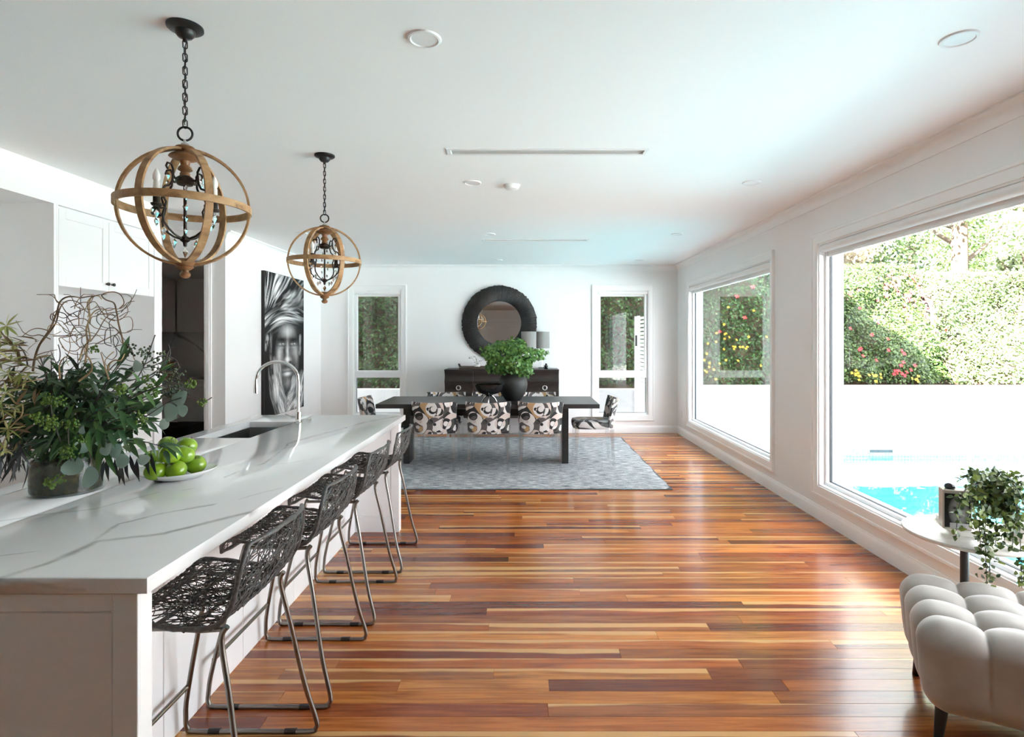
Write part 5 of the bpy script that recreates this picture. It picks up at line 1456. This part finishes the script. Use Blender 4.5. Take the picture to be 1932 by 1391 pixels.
for pts in ([(250, 770), (300, 752), (340, 745), (382, 757), (400, 750)], [(250, 760), (310, 735), (345, 728), (362, 722)], [(230, 720), (270, 690), (305, 672), (330, 678), (337, 690)], [(240, 700), (290, 690), (320, 672), (318, 650)], [(300, 700), (330, 700), (338, 715)], [(250, 730), (272, 690), (290, 640), (293, 632)], [(240, 720), (300, 700), (320, 660), (330, 655)], [(115, 835), (100, 790), (95, 755)], [(135, 870), (130, 840), (128, 800)], [(122, 880), (112, 900), (98, 912)]):
    y0 = 1.98 if pts[0][0] < 200 else 2.16
    MB().tube(catmull([tuple(fp3(u, v, y0 + 0.0009 * max(0, u - 230))) for u, v in pts], 4), 0.0022, 5).build('berry_stem', M['twig_dark'], fl, 60)
# curly willow, traced branch by branch, each given its own depth
for (pts, y_, r, mt) in (
    ([(62, 700), (66, 675), (75, 650), (95, 620), (107, 590), (113, 570), (125, 561), (140, 560), (153, 562), (165, 560), (180, 558)], 2.30, 0.0046, 'twig'),
    ([(75, 650), (88, 634), (105, 610), (112, 585), (120, 572), (133, 567), (150, 572), (160, 585)], 2.33, 0.0034, 'twig'),
    ([(152, 575), (152, 542)], 2.34, 0.0018, 'twig_dark'),
    ([(160, 690), (165, 650), (163, 620), (170, 600), (165, 575), (172, 562), (185, 558), (192, 565)], 2.36, 0.0042, 'twig_light'),
    ([(150, 680), (158, 655), (170, 640), (166, 610), (176, 590), (190, 583), (205, 586), (217, 582)], 2.30, 0.0034, 'twig_light'),
    ([(235, 668), (231, 640), (224, 612), (220, 590), (215, 572), (200, 566), (192, 558), (200, 553), (215, 551), (228, 557), (234, 572), (225, 582)], 2.38, 0.0036, 'twig'),
    ([(228, 590), (240, 576), (252, 560), (258, 546)], 2.38, 0.0018, 'twig_dark'),
    ([(100, 634), (125, 634), (150, 632), (175, 634), (200, 632)], 2.28, 0.0022, 'twig'),
    ([(95, 640), (75, 632), (60, 634), (45, 628), (38, 618), (30, 605)], 2.26, 0.0022, 'twig'),
    ([(95, 625), (75, 620), (60, 622), (48, 630), (42, 635)], 2.27, 0.0022, 'twig'),
    ([(105, 598), (98, 592), (95, 600), (102, 606), (116, 606), (128, 620), (136, 640), (150, 655)], 2.32, 0.0022, 'twig'),
    ([(120, 612), (140, 603), (160, 602), (178, 618), (196, 622), (215, 624)], 2.34, 0.0022, 'twig'),
    ([(170, 645), (185, 625), (196, 605), (210, 592), (218, 600)], 2.37, 0.0024, 'twig'),
    ([(180, 650), (200, 640), (220, 632), (228, 645), (238, 655)], 2.35, 0.0022, 'twig'),
    ([(190, 600), (205, 610), (222, 625), (232, 640)], 2.36, 0.002, 'twig_light'),
    ([(240, 626), (252, 622), (268, 622)], 2.4, 0.0016, 'twig_dark'),
    ([(225, 598), (238, 590), (246, 588)], 2.4, 0.0016, 'twig_dark'),
    ([(65, 672), (85, 665), (108, 660)], 2.25, 0.002, 'twig'),
    ([(148, 720), (172, 700), (170, 680), (160, 665), (164, 650)], 2.05, 0.0036, 'twig_light'),
    ([(205, 700), (204, 690), (215, 680), (228, 680), (235, 668)], 2.06, 0.0036, 'twig_light'),
    ([(113, 715), (112, 690), (120, 676), (130, 672)], 2.05, 0.003, 'twig_light'),
    ([(205, 715), (200, 700), (196, 685), (190, 665)], 2.05, 0.003, 'twig_light'),
    ([(0, 745), (20, 742), (40, 725), (62, 718), (80, 717)], 1.98, 0.003, 'twig_light'),
    ([(15, 740), (28, 760), (42, 765), (40, 785), (25, 800), (15, 815)], 1.97, 0.003, 'twig_light'),
    ([(0, 850), (12, 825), (30, 812), (50, 800)], 1.97, 0.0026, 'twig_light'),
    ([(40, 690), (36, 670), (28, 655)], 2.1, 0.003, 'twig_dark'), ([(52, 690), (48, 670), (38, 655), (30, 650)], 2.12, 0.003, 'twig_dark')):
    path = catmull([tuple(fp3(u, v, y_ + 0.02 * math.sin(i * 1.7))) for i, (u, v) in enumerate(pts)], 4)
    MB().tube(path, [r * (1 - 0.55 * q / len(path)) for q in range(len(path))], 6).build('willow_branch', M[mt], fl, 60)
# the tangle of finer curls
for k in range(34):
    u, v = gl.uniform(105, 225), gl.uniform(575, 665); a = gl.uniform(0, 2 * PI); y_ = gl.uniform(2.26, 2.42); tw = gl.uniform(-0.5, 0.5)
    pts = []
    for j in range(gl.randint(5, 9)):
        pts.append((u, v)); a += tw + gl.gauss(0, 0.55); u += 13 * math.cos(a); v += 13 * math.sin(a); v = max(v, 556)
    path = catmull([tuple(fp3(p, q, y_ + 0.02 * math.sin(i * 1.3 + k))) for i, (p, q) in enumerate(pts)], 3)
    MB().tube(path, [0.0019 * (1 - 0.4 * q / len(path)) for q in range(len(path))], 5).build('willow_branch', M[gl.choice(['twig', 'twig', 'twig_light', 'twig_dark'])], fl, 60)
# lime spiky blooms and the fine dark tassels
sp_me = leaf_mesh('spiky_petal', 0.055, 0.011, M['leaf_yellow'], 0.3, 0.1, 3)
for (u, v, y_) in ((12, 615, 2.0), (25, 650, 2.02), (40, 705, 1.98), (10, 740, 1.93), (5, 775, 1.93), (15, 810, 1.92), (-8, 690, 1.98), (0, 640, 2.02), (50, 712, 2.0), (-15, 740, 1.95), (20, 680, 2.0), (30, 770, 1.95), (-5, 660, 2.0), (8, 850, 1.95), (15, 705, 1.96), (-10, 800, 1.94)):
    c = fp3(u, v, y_)
    for k in range(11):
        d = Vector((gl.gauss(0, 1), gl.gauss(0, 1) - 0.4, gl.gauss(0, 1) * 0.9 + 0.1)).normalized()
        o = link('spiky_petal', sp_me, None, fl, c, aim(d, gl.uniform(-1, 1))); s = gl.uniform(0.6, 1.1); o.scale = (s, s, s)
br = leaf_mesh('brown_leaf', 0.07, 0.012, leaf_mat('brown_leaf', 0.6, 0.2, ((0.10, 0.06, 0.03), (0.22, 0.15, 0.07))), 0.3, 0.3, 3)
for k in range(110):
    c = fp3(gl.uniform(-20, 75), gl.uniform(640, 840), gl.uniform(1.98, 2.2)); d = Vector((-0.7 + gl.gauss(0, .5), -0.3 + gl.gauss(0, .5), gl.gauss(0, .6)))
    link('brown_leaf', br, None, fl, c, aim(d, gl.uniform(-1, 1)))
tm = leaf_mesh('tassel_leaf', 0.085, 0.010, M['leaf_black'], 0.3, 0.2, 4)
for k in range(44):
    c = fp3(gl.uniform(-15, 52), gl.uniform(828, 870), gl.uniform(1.95, 2.1)); d = Vector((gl.gauss(0, .35), gl.gauss(-.1, .3), -1.0))
    o = link('tassel_leaf', tm, None, fl, c, aim(d, gl.uniform(-1, 1), (gl.gauss(0, 1), -1, 0))); s = gl.uniform(0.6, 1.15); o.scale = (s, s, s)
for (u, v) in ((197, 868), (203, 862), (216, 866), (233, 868), (238, 862), (236, 872), (245, 858), (258, 866), (228, 870), (285, 855), (276, 850)):
    o = link('tassel_leaf', tm, None, fl, fp3(u, v, 2.1), aim((gl.gauss(0.05, .2), -0.1, -1.0), 0, (0, -1, 0))); s = gl.uniform(0.8, 1.15) ; o.scale = (s * 1.6, s, s)
lm2 = leaf_mesh('leaf', 0.10, 0.020, M['leaf_mid'], 0.3, 0.3)
for k in range(34):
    u = gl.uniform(60, 320); c = fp3(u, gl.uniform(815, 850), gl.uniform(2.0, 2.12)); d = Vector(((u - 170) / 130 + gl.gauss(0, .3), -0.5, -0.45 + gl.gauss(0, .3)))
    o = link('leaf', lm2 if gl.random() < .5 else lm_d[1], None, fl, c, aim(d, gl.uniform(-.4, .4), (0, -0.6, 1)))

# ---- leafy branches in the round vase
gv = np.random.default_rng(14)
N = 2400
ctr = np.array([-0.02, -0.02, 0.52])
d = gv.normal(0, 1, (N, 3)); d /= np.linalg.norm(d, axis=1)[:, None]
rad = gv.uniform(0.55, 1.0, N) ** 0.6
lob = 1 + 0.22 * np.sin(5 * np.arctan2(d[:, 0], d[:, 2]) + 1.0) * np.abs(d[:, 0] + 0.3)
pos = ctr + d * rad[:, None] * lob[:, None] * np.array([0.37, 0.27, 0.235])
keep = (pos[:, 2] > 0.27) | (np.abs(pos[:, 0]) > 0.19)
pos = pos[keep]; dd = d[keep]; n_ = len(pos)
lv_, lf_ = leaf_verts(0.050, 0.034, 0.2, 0.2, 3)
lv_ = np.array(lv_) - np.array([0, 0.03, 0])
M['leaf_attr'] = leaf_mat('foliage_leaf', 0.45, 0.25)
shade = gv.uniform(0, 1, n_)[:, None]
cols = (1 - shade) * np.array([0.04, 0.13, 0.025]) + shade * np.array([0.18, 0.36, 0.08])
scatter('foliage', lv_, lf_, frames(dd + np.array([0, -0.4, 0.5]), 0.55, n_, 0.65, 1.15, gv), pos, cols, M['leaf_attr'], pt)
gb = random.Random(6)
for k in range(16):
    a = 2 * PI * k / 16; e = Vector((0.30 * math.cos(a), 0.2 * math.sin(a), 0.45 + 0.22 * gb.random()))
    MB().tube(catmull([(0.04 * math.cos(a), 0.04 * math.sin(a), 0.27), (0.09 * math.cos(a), 0.08 * math.sin(a), 0.42), tuple(e)], 4), 0.003, 5).build('branch', M['twig_dark'], pt, 60)

# ---- trailing plant on the side table
tp2 = thing('trailing_plant', 'trailing plant with small dark leaves spilling from a pot on the side table', 'potted plant', (2.215, 2.55, STZ))
MB().lathe([(0.0005, 0), (0.040, 0), (0.046, 0.01), (0.054, 0.075), (0.055, 0.09), (0.050, 0.09), (0.047, 0.08), (0.0005, 0.078)], 28).build('pot', pmat('stone_pot', (0.50, 0.47, 0.43), 0.6, var=0.1), tp2, 50)
PO = Vector((2.215, 2.55, STZ))
lvs, lfs = leaf_verts(0.030, 0.021, 0.2, 0.25, 3)
gt = np.random.default_rng(23); gr = random.Random(23)
def vine(pts, nleaf, spread):
    path = catmull(pts, 6)
    o = MB().tube(path, 0.0016, 4).build('vine', M['twig_dark'], tp2, 60)
    idx = gt.uniform(0.08, 1, nleaf) * (len(path) - 1)
    pos = np.array([list(path[int(i)].lerp(path[min(int(i) + 1, len(path) - 1)], i % 1)) for i in idx]) + gt.normal(0, spread, (nleaf, 3))
    sh = gt.uniform(0, 1, nleaf)[:, None] ** 1.4
    c = (1 - sh) * np.array([0.022, 0.050, 0.018]) + sh * np.array([0.19, 0.24, 0.05])
    scatter('leaves', np.array(lvs), lfs, frames(np.tile([0, -0.5, 0.7], (nleaf, 1)), 0.7, nleaf, 0.55, 1.1, gt), pos, c, M['leaf_attr'], o)
def tq(u, v, y_): return tuple(P(u, v, y_) - PO)
for pts in ([(1880, 945), (1850, 915), (1820, 925), (1808, 965), (1804, 1010)], [(1878, 945), (1840, 900), (1812, 905)], [(1880, 945), (1868, 905), (1850, 890), (1830, 890)], [(1885, 945), (1880, 905), (1890, 890)], [(1890, 948), (1905, 910), (1920, 925), (1935, 960)],
            [(1880, 950), (1862, 955), (1856, 990), (1866, 1040), (1868, 1100)], [(1885, 950), (1870, 960), (1858, 1000), (1860, 1050), (1862, 1108)], [(1892, 950), (1910, 940), (1922, 980), (1926, 1050), (1928, 1110)], [(1892, 950), (1918, 930), (1938, 970), (1940, 1040), (1935, 1100)], [(1888, 945), (1900, 900), (1925, 905), (1945, 950)], [(1882, 945), (1850, 930), (1835, 950), (1830, 990)], [(1885, 945), (1876, 960), (1880, 990), (1878, 1030)], [(1885, 945), (1892, 955), (1898, 985), (1895, 1020)], [(1885, 945), (1905, 955), (1912, 990), (1910, 1035)], [(1882, 945), (1865, 950), (1850, 975), (1848, 1010), (1852, 1040)]):
    y0, y1 = 2.56, 2.42
    q = [tq(u, v, y0 + (y1 - y0) * min(1, i / 2.0)) for i, (u, v) in enumerate(pts)]
    vine([(0, 0, 0.075)] + q, 90, 0.013)
n_ = 620
d = gt.normal(0, 1, (n_, 3)); d /= np.linalg.norm(d, axis=1)[:, None]
pos = np.array(tq(1880, 932, 2.53)) + d * np.array([0.11, 0.08, 0.10]) * gt.uniform(0.5, 1, n_)[:, None]
sh = gt.uniform(0, 1, n_)[:, None] ** 1.4
scatter('crown_leaves', np.array(lvs), lfs, frames(d + np.array([0, -.3, .4]), 0.6, n_, 0.6, 1.15, gt), pos, (1 - sh) * np.array([0.022, 0.050, 0.018]) + sh * np.array([0.19, 0.24, 0.05]), M['leaf_attr'], tp2)
# ================================================================== outside: pool, terrace, planter walls, garden
M['paving'] = pmat('pale_paving', (0.56, 0.55, 0.54), 0.75, var=0.08, scale=3, bump=0.1, bscale=40)
M['planter'] = pmat('white_rendered_wall', (0.62, 0.62, 0.63), 0.8, var=0.012, scale=4, bump=0.05, bscale=120)
M['planter_grey'] = pmat('grey_rendered_wall', (0.42, 0.44, 0.43), 0.8, var=0.04, scale=4)
M['soil'] = pmat('dark_garden_soil', (0.075, 0.058, 0.038), 0.95, var=0.4, scale=6)
PX0, PX1, PY0, PY1, ZW = 3.50, 9.8, 2.5, 8.87, -0.30
mb = MB(); cut_boxes(mb, (XRO, 30.0), (-18, 10.62), [(PX0, PX1, PY0, PY1)], lambda u0, v0, u1, v1: mb.box(u0, v0, -0.35, u1, v1, ZDECK))
mb.box(-9, YBO, -0.35, XRO, 10.62, ZDECK); mb.box(-12, -18, -0.35, XRO, YREAR - 0.2, ZDECK)
tag(mb.build('floor_terrace', M['paving']), kind='structure')
pool = shell('pool_basin')
def tile_mat():
    m, nt, b = base('waterline_mosaic')
    co = nd(nt, 'TexCoord').outputs['Object']
    mp = nd(nt, 'Mapping', {'Vector': co, 'Rotation': (PI / 2, 0, 0)}).outputs[0]
    br = nd(nt, 'TexBrick', {'Vector': mp, 'Color1': (0.20, 0.27, 0.30), 'Color2': (0.33, 0.40, 0.42), 'Mortar': (0.55, 0.58, 0.58), 'Scale': 1.0, 'Mortar Size': 0.004, 'Brick Width': 0.05, 'Row Height': 0.05}, offset=0.0)
    nt.links.new(br.outputs[0], b.inputs['Base Color']); b.inputs['Roughness'].default_value = 0.2
    return m
M['pooltile'] = tile_mat()
M['plaster'] = pmat('pool_plaster', (0.15, 0.44, 0.48), 0.7, var=0.05, scale=2)
mb = MB(); mb.box(PX0 - .2, PY0 - .2, -1.75, PX1 + .2, PY1 + .2, -1.55)
for q in ((PX0 - .2, PY0 - .2, PX0, PY1 + .2), (PX1, PY0 - .2, PX1 + .2, PY1 + .2), (PX0, PY0 - .2, PX1, PY0), (PX0, PY1, PX1, PY1 + .2)):
    mb.box(q[0], q[1], -1.55, q[2], q[3], -0.36)
mb.build('basin_plaster', M['plaster'], pool)
mb = MB()
for q in ((PX0 - .02, PY0, PX0 + .006, PY1), (PX1 - .006, PY0, PX1 + .02, PY1), (PX0, PY0 - .02, PX1, PY0 + .006), (PX0, PY1 - .006, PX1, PY1 + .02)):
    mb.box(q[0], q[1], -0.46, q[2], q[3], ZDECK - 0.012)
mb.build('waterline_tiles', M['pooltile'], pool)
mb = MB(); mb.grid(lambda i, j: (PX0 + .006 + (PX1 - PX0 - .012) * i, PY0 + .006 + (PY1 - PY0 - .012) * j, ZW), 2, 2)
tag(mb.build('pool_water', glass_mat('pool_water', (0.62, 0.93, 0.96), 0.02, 0.015, 0.10, 2.2, (1, 1, 1)), None, recalc=False), 'still turquoise water of the swimming pool outside the window', 'water', kind='stuff')
sk = thing('skimmer_inlet', 'dark skimmer slot in the mosaic band at the pool edge', 'pool fitting', (5.55, PY1 - 0.006, -0.235))
MB().cbox(-0.2, -0.012, -0.035, 0.2, 0.0, 0.03, 0.003).build('frame', M['planter_grey'], sk)
MB().cbox(-0.18, -0.0135, -0.025, 0.18, -0.011, 0.02, 0.001).build('flap', M['gasket'], sk)
# planter walls: taller by the pool, lower behind the house
YW = 10.6
tag(MB().cbox(2.35, YW, ZDECK, 26, YW + 0.2, 0.64, 0.006).build('wall_pool_planter', M['planter']), kind='structure')
tag(MB().cbox(-9, YW, ZDECK, 2.35, YW + 0.2, 0.575, 0.006).build('wall_rear_planter', M['planter']), kind='structure')
mb = MB()
def bank(i, j):
    x = -9 + 35 * i
    z = 0.55 + (4.6 if x < 5.6 else 1.9) * j
    yy = YW + 0.55 + 0.45 * max(0, z - 0.55) * (0.25 if x < 5.4 else 1.0 if x > 6.4 else 0.25 + 0.75 * (x - 5.4))
    if j == 0: yy = YW + 0.2
    return (x, yy + 0.5, min(z, 0.5 if j == 0 else 9))
mb.grid(bank, 70, 14)
tag(mb.build('garden_bank', M['soil'], None, 60, recalc=False), kind='structure')
tag(MB().box(-60, YW + 0.2, -0.4, 90, 90, 0.52).build('ground', M['soil']), kind='structure')

M['bark'] = pmat('brown_bark', (0.10, 0.065, 0.04), 0.9, var=0.4, scale=12, stretch=(1, 1, 0.2), bump=0.5, bscale=25)
go = np.random.default_rng(77)
qv, qf = leaf_verts(0.070, 0.044, 0.25, 0.25, 2)
qv = np.array(qv)
def lumps(x, z, s=0.0):
    return 0.13 * np.sin(2.3 * x + 1.1 * z + s) + 0.11 * np.sin(3.7 * z - 1.7 * x + 2 * s) + 0.08 * np.sin(6.1 * x + 0.7 * s) * np.sin(5.3 * z) + 0.05 * np.sin(11 * x + 3 * z)
def hedge(name, label, x0, x1, z0, z1, y0, slope, n, ca, cb, s=0.0, scale=(0.7, 1.2), top=None):
    t = thing(name, label, 'hedge', ((x0 + x1) / 2, y0, 0.52))
    o = np.array([(x0 + x1) / 2, y0, 0.52])
    x = go.uniform(x0, x1, n); z = z0 + (z1 - z0) * go.uniform(0, 1, n)
    zz = z if top is None else np.minimum(z, 99)
    dep = go.uniform(0, 1, n) ** 2 * 0.28
    yy = y0 + slope * np.maximum(0, z - z0) - lumps(x, z, s) + dep
    pos = np.stack([x, yy, zz], 1) - o
    nrm = np.tile([0, -1.0, 0.55 + 0.4 * slope], (n, 1))
    sh = np.clip(go.normal(0.45, 0.28, n), 0, 1)[:, None]
    cols = (1 - sh) * np.array(ca) + sh * np.array(cb)
    scatter('foliage', qv, qf, frames(nrm, 0.55, n, *scale, go), pos, cols, M['leaf_attr'], t)
    mb = MB()
    def core_pt(i, j):
        xx = x0 + (x1 - x0) * i; z_ = z0 - 0.15 + (z1 - z0 + 0.15) * j
        return (xx - o[0], y0 + slope * max(0, z_ - z0) - float(lumps(np.array(xx), np.array(z_), s)) + 0.22 - o[1], z_ - o[2])
    mb.grid(core_pt, max(8, int((x1 - x0) * 6)), 24)
    mb.build('branch_mass', M['bark'], t, 60, recalc=False)
    return t, o
flower_v = []
def flower_mesh(name, col, r):
    m = pmat(name, col, 0.5, var=0.15)
    mb = MB()
    for p in range(6):
        b_ = 2 * PI * p / 6; tl = 0.35 if p % 2 else 0.1
        mb.add([(0, 0, 0), (r * .55 * math.cos(b_ - .45), r * .55 * math.sin(b_ - .45), r * tl), (r * math.cos(b_), r * math.sin(b_), r * tl * 0.7), (r * .55 * math.cos(b_ + .45), r * .55 * math.sin(b_ + .45), r * tl)], [(0, 1, 2, 3)])
    me = mb.mesh('blossom', None, False); me.materials.append(m)
    return me
red_me = flower_mesh('red_petal', (0.72, 0.035, 0.05), 0.044); yel_me = flower_mesh('yellow_petal', (0.78, 0.50, 0.05), 0.034); pink_me = flower_mesh('coral_petal', (0.80, 0.06, 0.07), 0.055)
def blossoms(t, o, spots, me, x_y, s, slope, y0, z0):
    for (u, v) in spots:
        y_ = y0
        for it in range(4):
            p = P(u, v, y_)
            y_ = y0 + slope * max(0, p.z - z0) - float(lumps(np.array(p.x), np.array(p.z), s)) - 0.05
        p = P(u, v, y_)
        e = Vector((go.normal(0, .3), -1, 0.5 + go.normal(0, .3))).to_track_quat('Z', 'Y').to_euler()
        link('blossom', me, None, t, p - Vector(o), e)
DK, LT = (0.014, 0.034, 0.010), (0.085, 0.17, 0.040)
YH = 11.22
t1, o1 = hedge('tall_hedge', 'tall dark green hedge behind the planter wall and back windows', -6.5, 5.75, 0.58, 5.6, YH, 0.10, 60000, DK, LT, 0.3, (0.75, 1.3))
gy = random.Random(12)
blossoms(t1, o1, [(1374 + gy.gauss(0, 16), 640 + gy.gauss(0, 22)) for k in range(18)] + [(1340 + gy.gauss(0, 12), 690 + gy.gauss(0, 16)) for k in range(10)] + [(1374, 580), (1446, 636), (1422, 586), (1435, 690), (1410, 655)], yel_me, None, 0.3, 0.10, YH, 0.58)
blossoms(t1, o1, [(1405, 600), (1357, 626), (1420, 542), (1390, 560)], pink_me, None, 0.3, 0.10, YH, 0.58)
t2, o2 = hedge('flowering_hedge', 'green hedge dotted with red flowers on the bank above the pool', 5.6, 8.55, 0.66, 3.15, YH, 0.50, 24000, (0.014, 0.034, 0.008), (0.10, 0.155, 0.032), 1.7, (0.6, 1.1))
spots = [(1602, 556), (1620, 548), (1607, 552), (1656, 567), (1622, 582), (1657, 610), (1604, 620), (1645, 632), (1675, 640), (1624, 658), (1628, 672), (1676, 661), (1701, 662), (1706, 668), (1653, 680), (1700, 690), (1695, 700), (1726, 690), (1622, 660), (1738, 648), (1774, 652), (1768, 626), (1785, 622), (1799, 596), (1720, 640), (1715, 612), (1705, 618)]
blossoms(t2, o2, spots + [(1700 + gy.gauss(0, 10), 695 + gy.gauss(0, 10)) for k in range(8)], red_me, None, 1.7, 0.5, YH, 0.66)
blossoms(t2, o2, [(1722 + gy.gauss(0, 20), 550 + gy.gauss(0, 22)) for k in range(42)] + [(1680 + gy.gauss(0, 14), 530 + gy.gauss(0, 10)) for k in range(12)] + [(1745, 570), (1760, 577), (1750, 600), (1790, 575), (1748, 598), (1770, 560)], pink_me, None, 1.7, 0.5, YH, 0.66)
blossoms(t2, o2, [(1618 + gy.gauss(0, 7), 704 + gy.gauss(0, 6)) for k in range(9)] + [(1652 + gy.gauss(0, 8), 714 + gy.gauss(0, 5)) for k in range(9)] + [(1730 + gy.gauss(0, 10), 714 + gy.gauss(0, 5)) for k in range(5)], yel_me, None, 1.7, 0.5, YH, 0.66)
t3, o3 = hedge('pale_shrub_bank', 'pale green shrubs covering the bank on the sunny side of the pool', 8.5, 16.5, 0.66, 3.0, YH - 0.1, 0.55, 42000, (0.035, 0.062, 0.018), (0.18, 0.245, 0.08), 3.9, (0.7, 1.2))

def tree(name, label, base_, h, cr, cz, rx, n, ca, cb, lean=(0, 0), ls=1.6):
    t = thing(name, label, 'tree', base_)
    tr_ = catmull([(0, 0, -0.3), (lean[0] * .3, lean[1] * .3, h * 0.35), (lean[0], lean[1], h * 0.8), (lean[0] * 1.3, lean[1] * 1.3, h)], 5)
    MB().tube(tr_, [cr * (1 - 0.6 * i / len(tr_)) for i in range(len(tr_))], 10).build('trunk', M['bark'], t, 60)
    for k in range(6):
        a = 2 * PI * k / 6 + 0.4; s0 = Vector((lean[0], lean[1], h * (0.45 + 0.07 * k)))
        MB().tube(catmull([tuple(s0), tuple(s0 + Vector((rx * .4 * math.cos(a), rx * .4 * math.sin(a), 0.5))), tuple(s0 + Vector((rx * .8 * math.cos(a), rx * .8 * math.sin(a), 1.2)))], 4), [cr * .35 * (1 - 0.08 * i) for i in range(9)], 6).build('limb', M['bark'], t, 60)
    d = go.normal(0, 1, (n, 3)); d /= np.linalg.norm(d, axis=1)[:, None]
    cl = go.normal(0, 1, (14, 3)); cl /= np.linalg.norm(cl, axis=1)[:, None]
    ci = go.integers(0, 14, n)
    pos = np.array([lean[0], lean[1], cz]) + cl[ci] * np.array([rx * .72, rx * .72, rx * .62]) + d * rx * 0.42 * go.uniform(0.4, 1, n)[:, None]
    sh = go.uniform(0, 1, n)[:, None]
    scatter('crown', qv * ls, qf, frames(d + np.array([0, -.2, .6]), 0.5, n, 0.7, 1.3, go), pos, (1 - sh) * np.array(ca) + sh * np.array(cb), M['leaf_attr'], t)
tree('shade_tree', 'broad tree with a bare brown trunk standing behind the sunny shrubs', (11.4, 14.9, 0.4), 6.8, 0.24, 6.3, 2.4, 8500, (0.05, 0.10, 0.02), (0.22, 0.30, 0.08))
tree('pale_tree', 'pale feathery tree leaning over the sunny shrubs by the pool', (12.0, 13.4, 0.4), 3.6, 0.10, 3.4, 0.95, 4200, (0.14, 0.19, 0.09), (0.40, 0.46, 0.24))
tree('dark_tree', 'dense green tree behind the flowering hedge', (9.0, 16.2, 0.4), 6.5, 0.2, 4.2, 2.4, 9500, (0.02, 0.05, 0.012), (0.13, 0.19, 0.05))
tree('straw_tree', 'dry straw-coloured tree behind the hedge beside the window jamb', (8.0, 13.6, 0.4), 4.2, 0.08, 3.6, 1.0, 3600, (0.30, 0.24, 0.15), (0.55, 0.47, 0.33))
tree('back_tree', 'tall green tree rising behind the shade tree', (15.8, 17.5, 0.4), 8.5, 0.25, 5.0, 3.2, 9000, (0.03, 0.07, 0.015), (0.16, 0.23, 0.06))
tree('corner_tree', 'leafy tree rising above the tall hedge beyond the corner window', (5.3, 14.0, 0.4), 7.0, 0.2, 5.6, 1.9, 4500, (0.03, 0.07, 0.015), (0.15, 0.22, 0.06))

tree('distant_tree', 'distant leafy tree filling the gap behind the dense green tree', (10.2, 22.5, 0.4), 7.0, 0.25, 4.6, 3.6, 9000, (0.02, 0.05, 0.012), (0.12, 0.18, 0.05), (0, 0), 2.6)
tree('distant_tree', 'distant evergreen tree between the shade tree and the tall green tree', (18.0, 26.5, 0.4), 8.0, 0.25, 5.0, 3.8, 9000, (0.03, 0.06, 0.015), (0.16, 0.22, 0.06), (0, 0), 2.6)
tree('distant_tree', 'distant olive-green tree beyond the pale feathery tree', (27.0, 25.5, 0.4), 8.0, 0.25, 5.2, 3.8, 8000, (0.05, 0.08, 0.02), (0.2, 0.25, 0.08), (0, 0), 2.6)
# white slatted gate seen through the narrow window
gx = 2.06
M['gatewhite'] = pmat('gate_powdercoat', (0.74, 0.74, 0.74), 0.5)
for (ya, yb, lab) in ((9.50, 10.29, 'white slatted gate leaf next to the house wall outside the narrow window'), (10.33, 10.58, 'narrow white slatted gate leaf with a black latch outside the narrow window')):
    t = thing('slatted_gate', lab, 'gate', (gx, (ya + yb) / 2, ZDECK))
    h = (yb - ya) / 2; top = 1.93 - ZDECK
    for s in (-1, 1): MB().cbox(-0.02, s * h - (0.03 if s > 0 else 0), 0.02, 0.02, s * h + (0.03 if s < 0 else 0), top, 0.003).build('stile', M['gatewhite'], t)
    k = 0; z = 0.06
    while z < top - 0.03:
        mb = MB(); mb.loft([[(-0.028, yy, z), (-0.020, yy, z - 0.006), (0.028, yy, z + 0.036), (0.020, yy, z + 0.042)] for yy in (-h + 0.031, h - 0.031)])
        mb.build('slat', M['gatewhite'], t)
        z += 0.068
    if yb > 10.4: MB().cbox(-0.05, -h - 0.02, 1.55, -0.02, -h + 0.03, 1.75, 0.004).build('latch', M['black'], t)
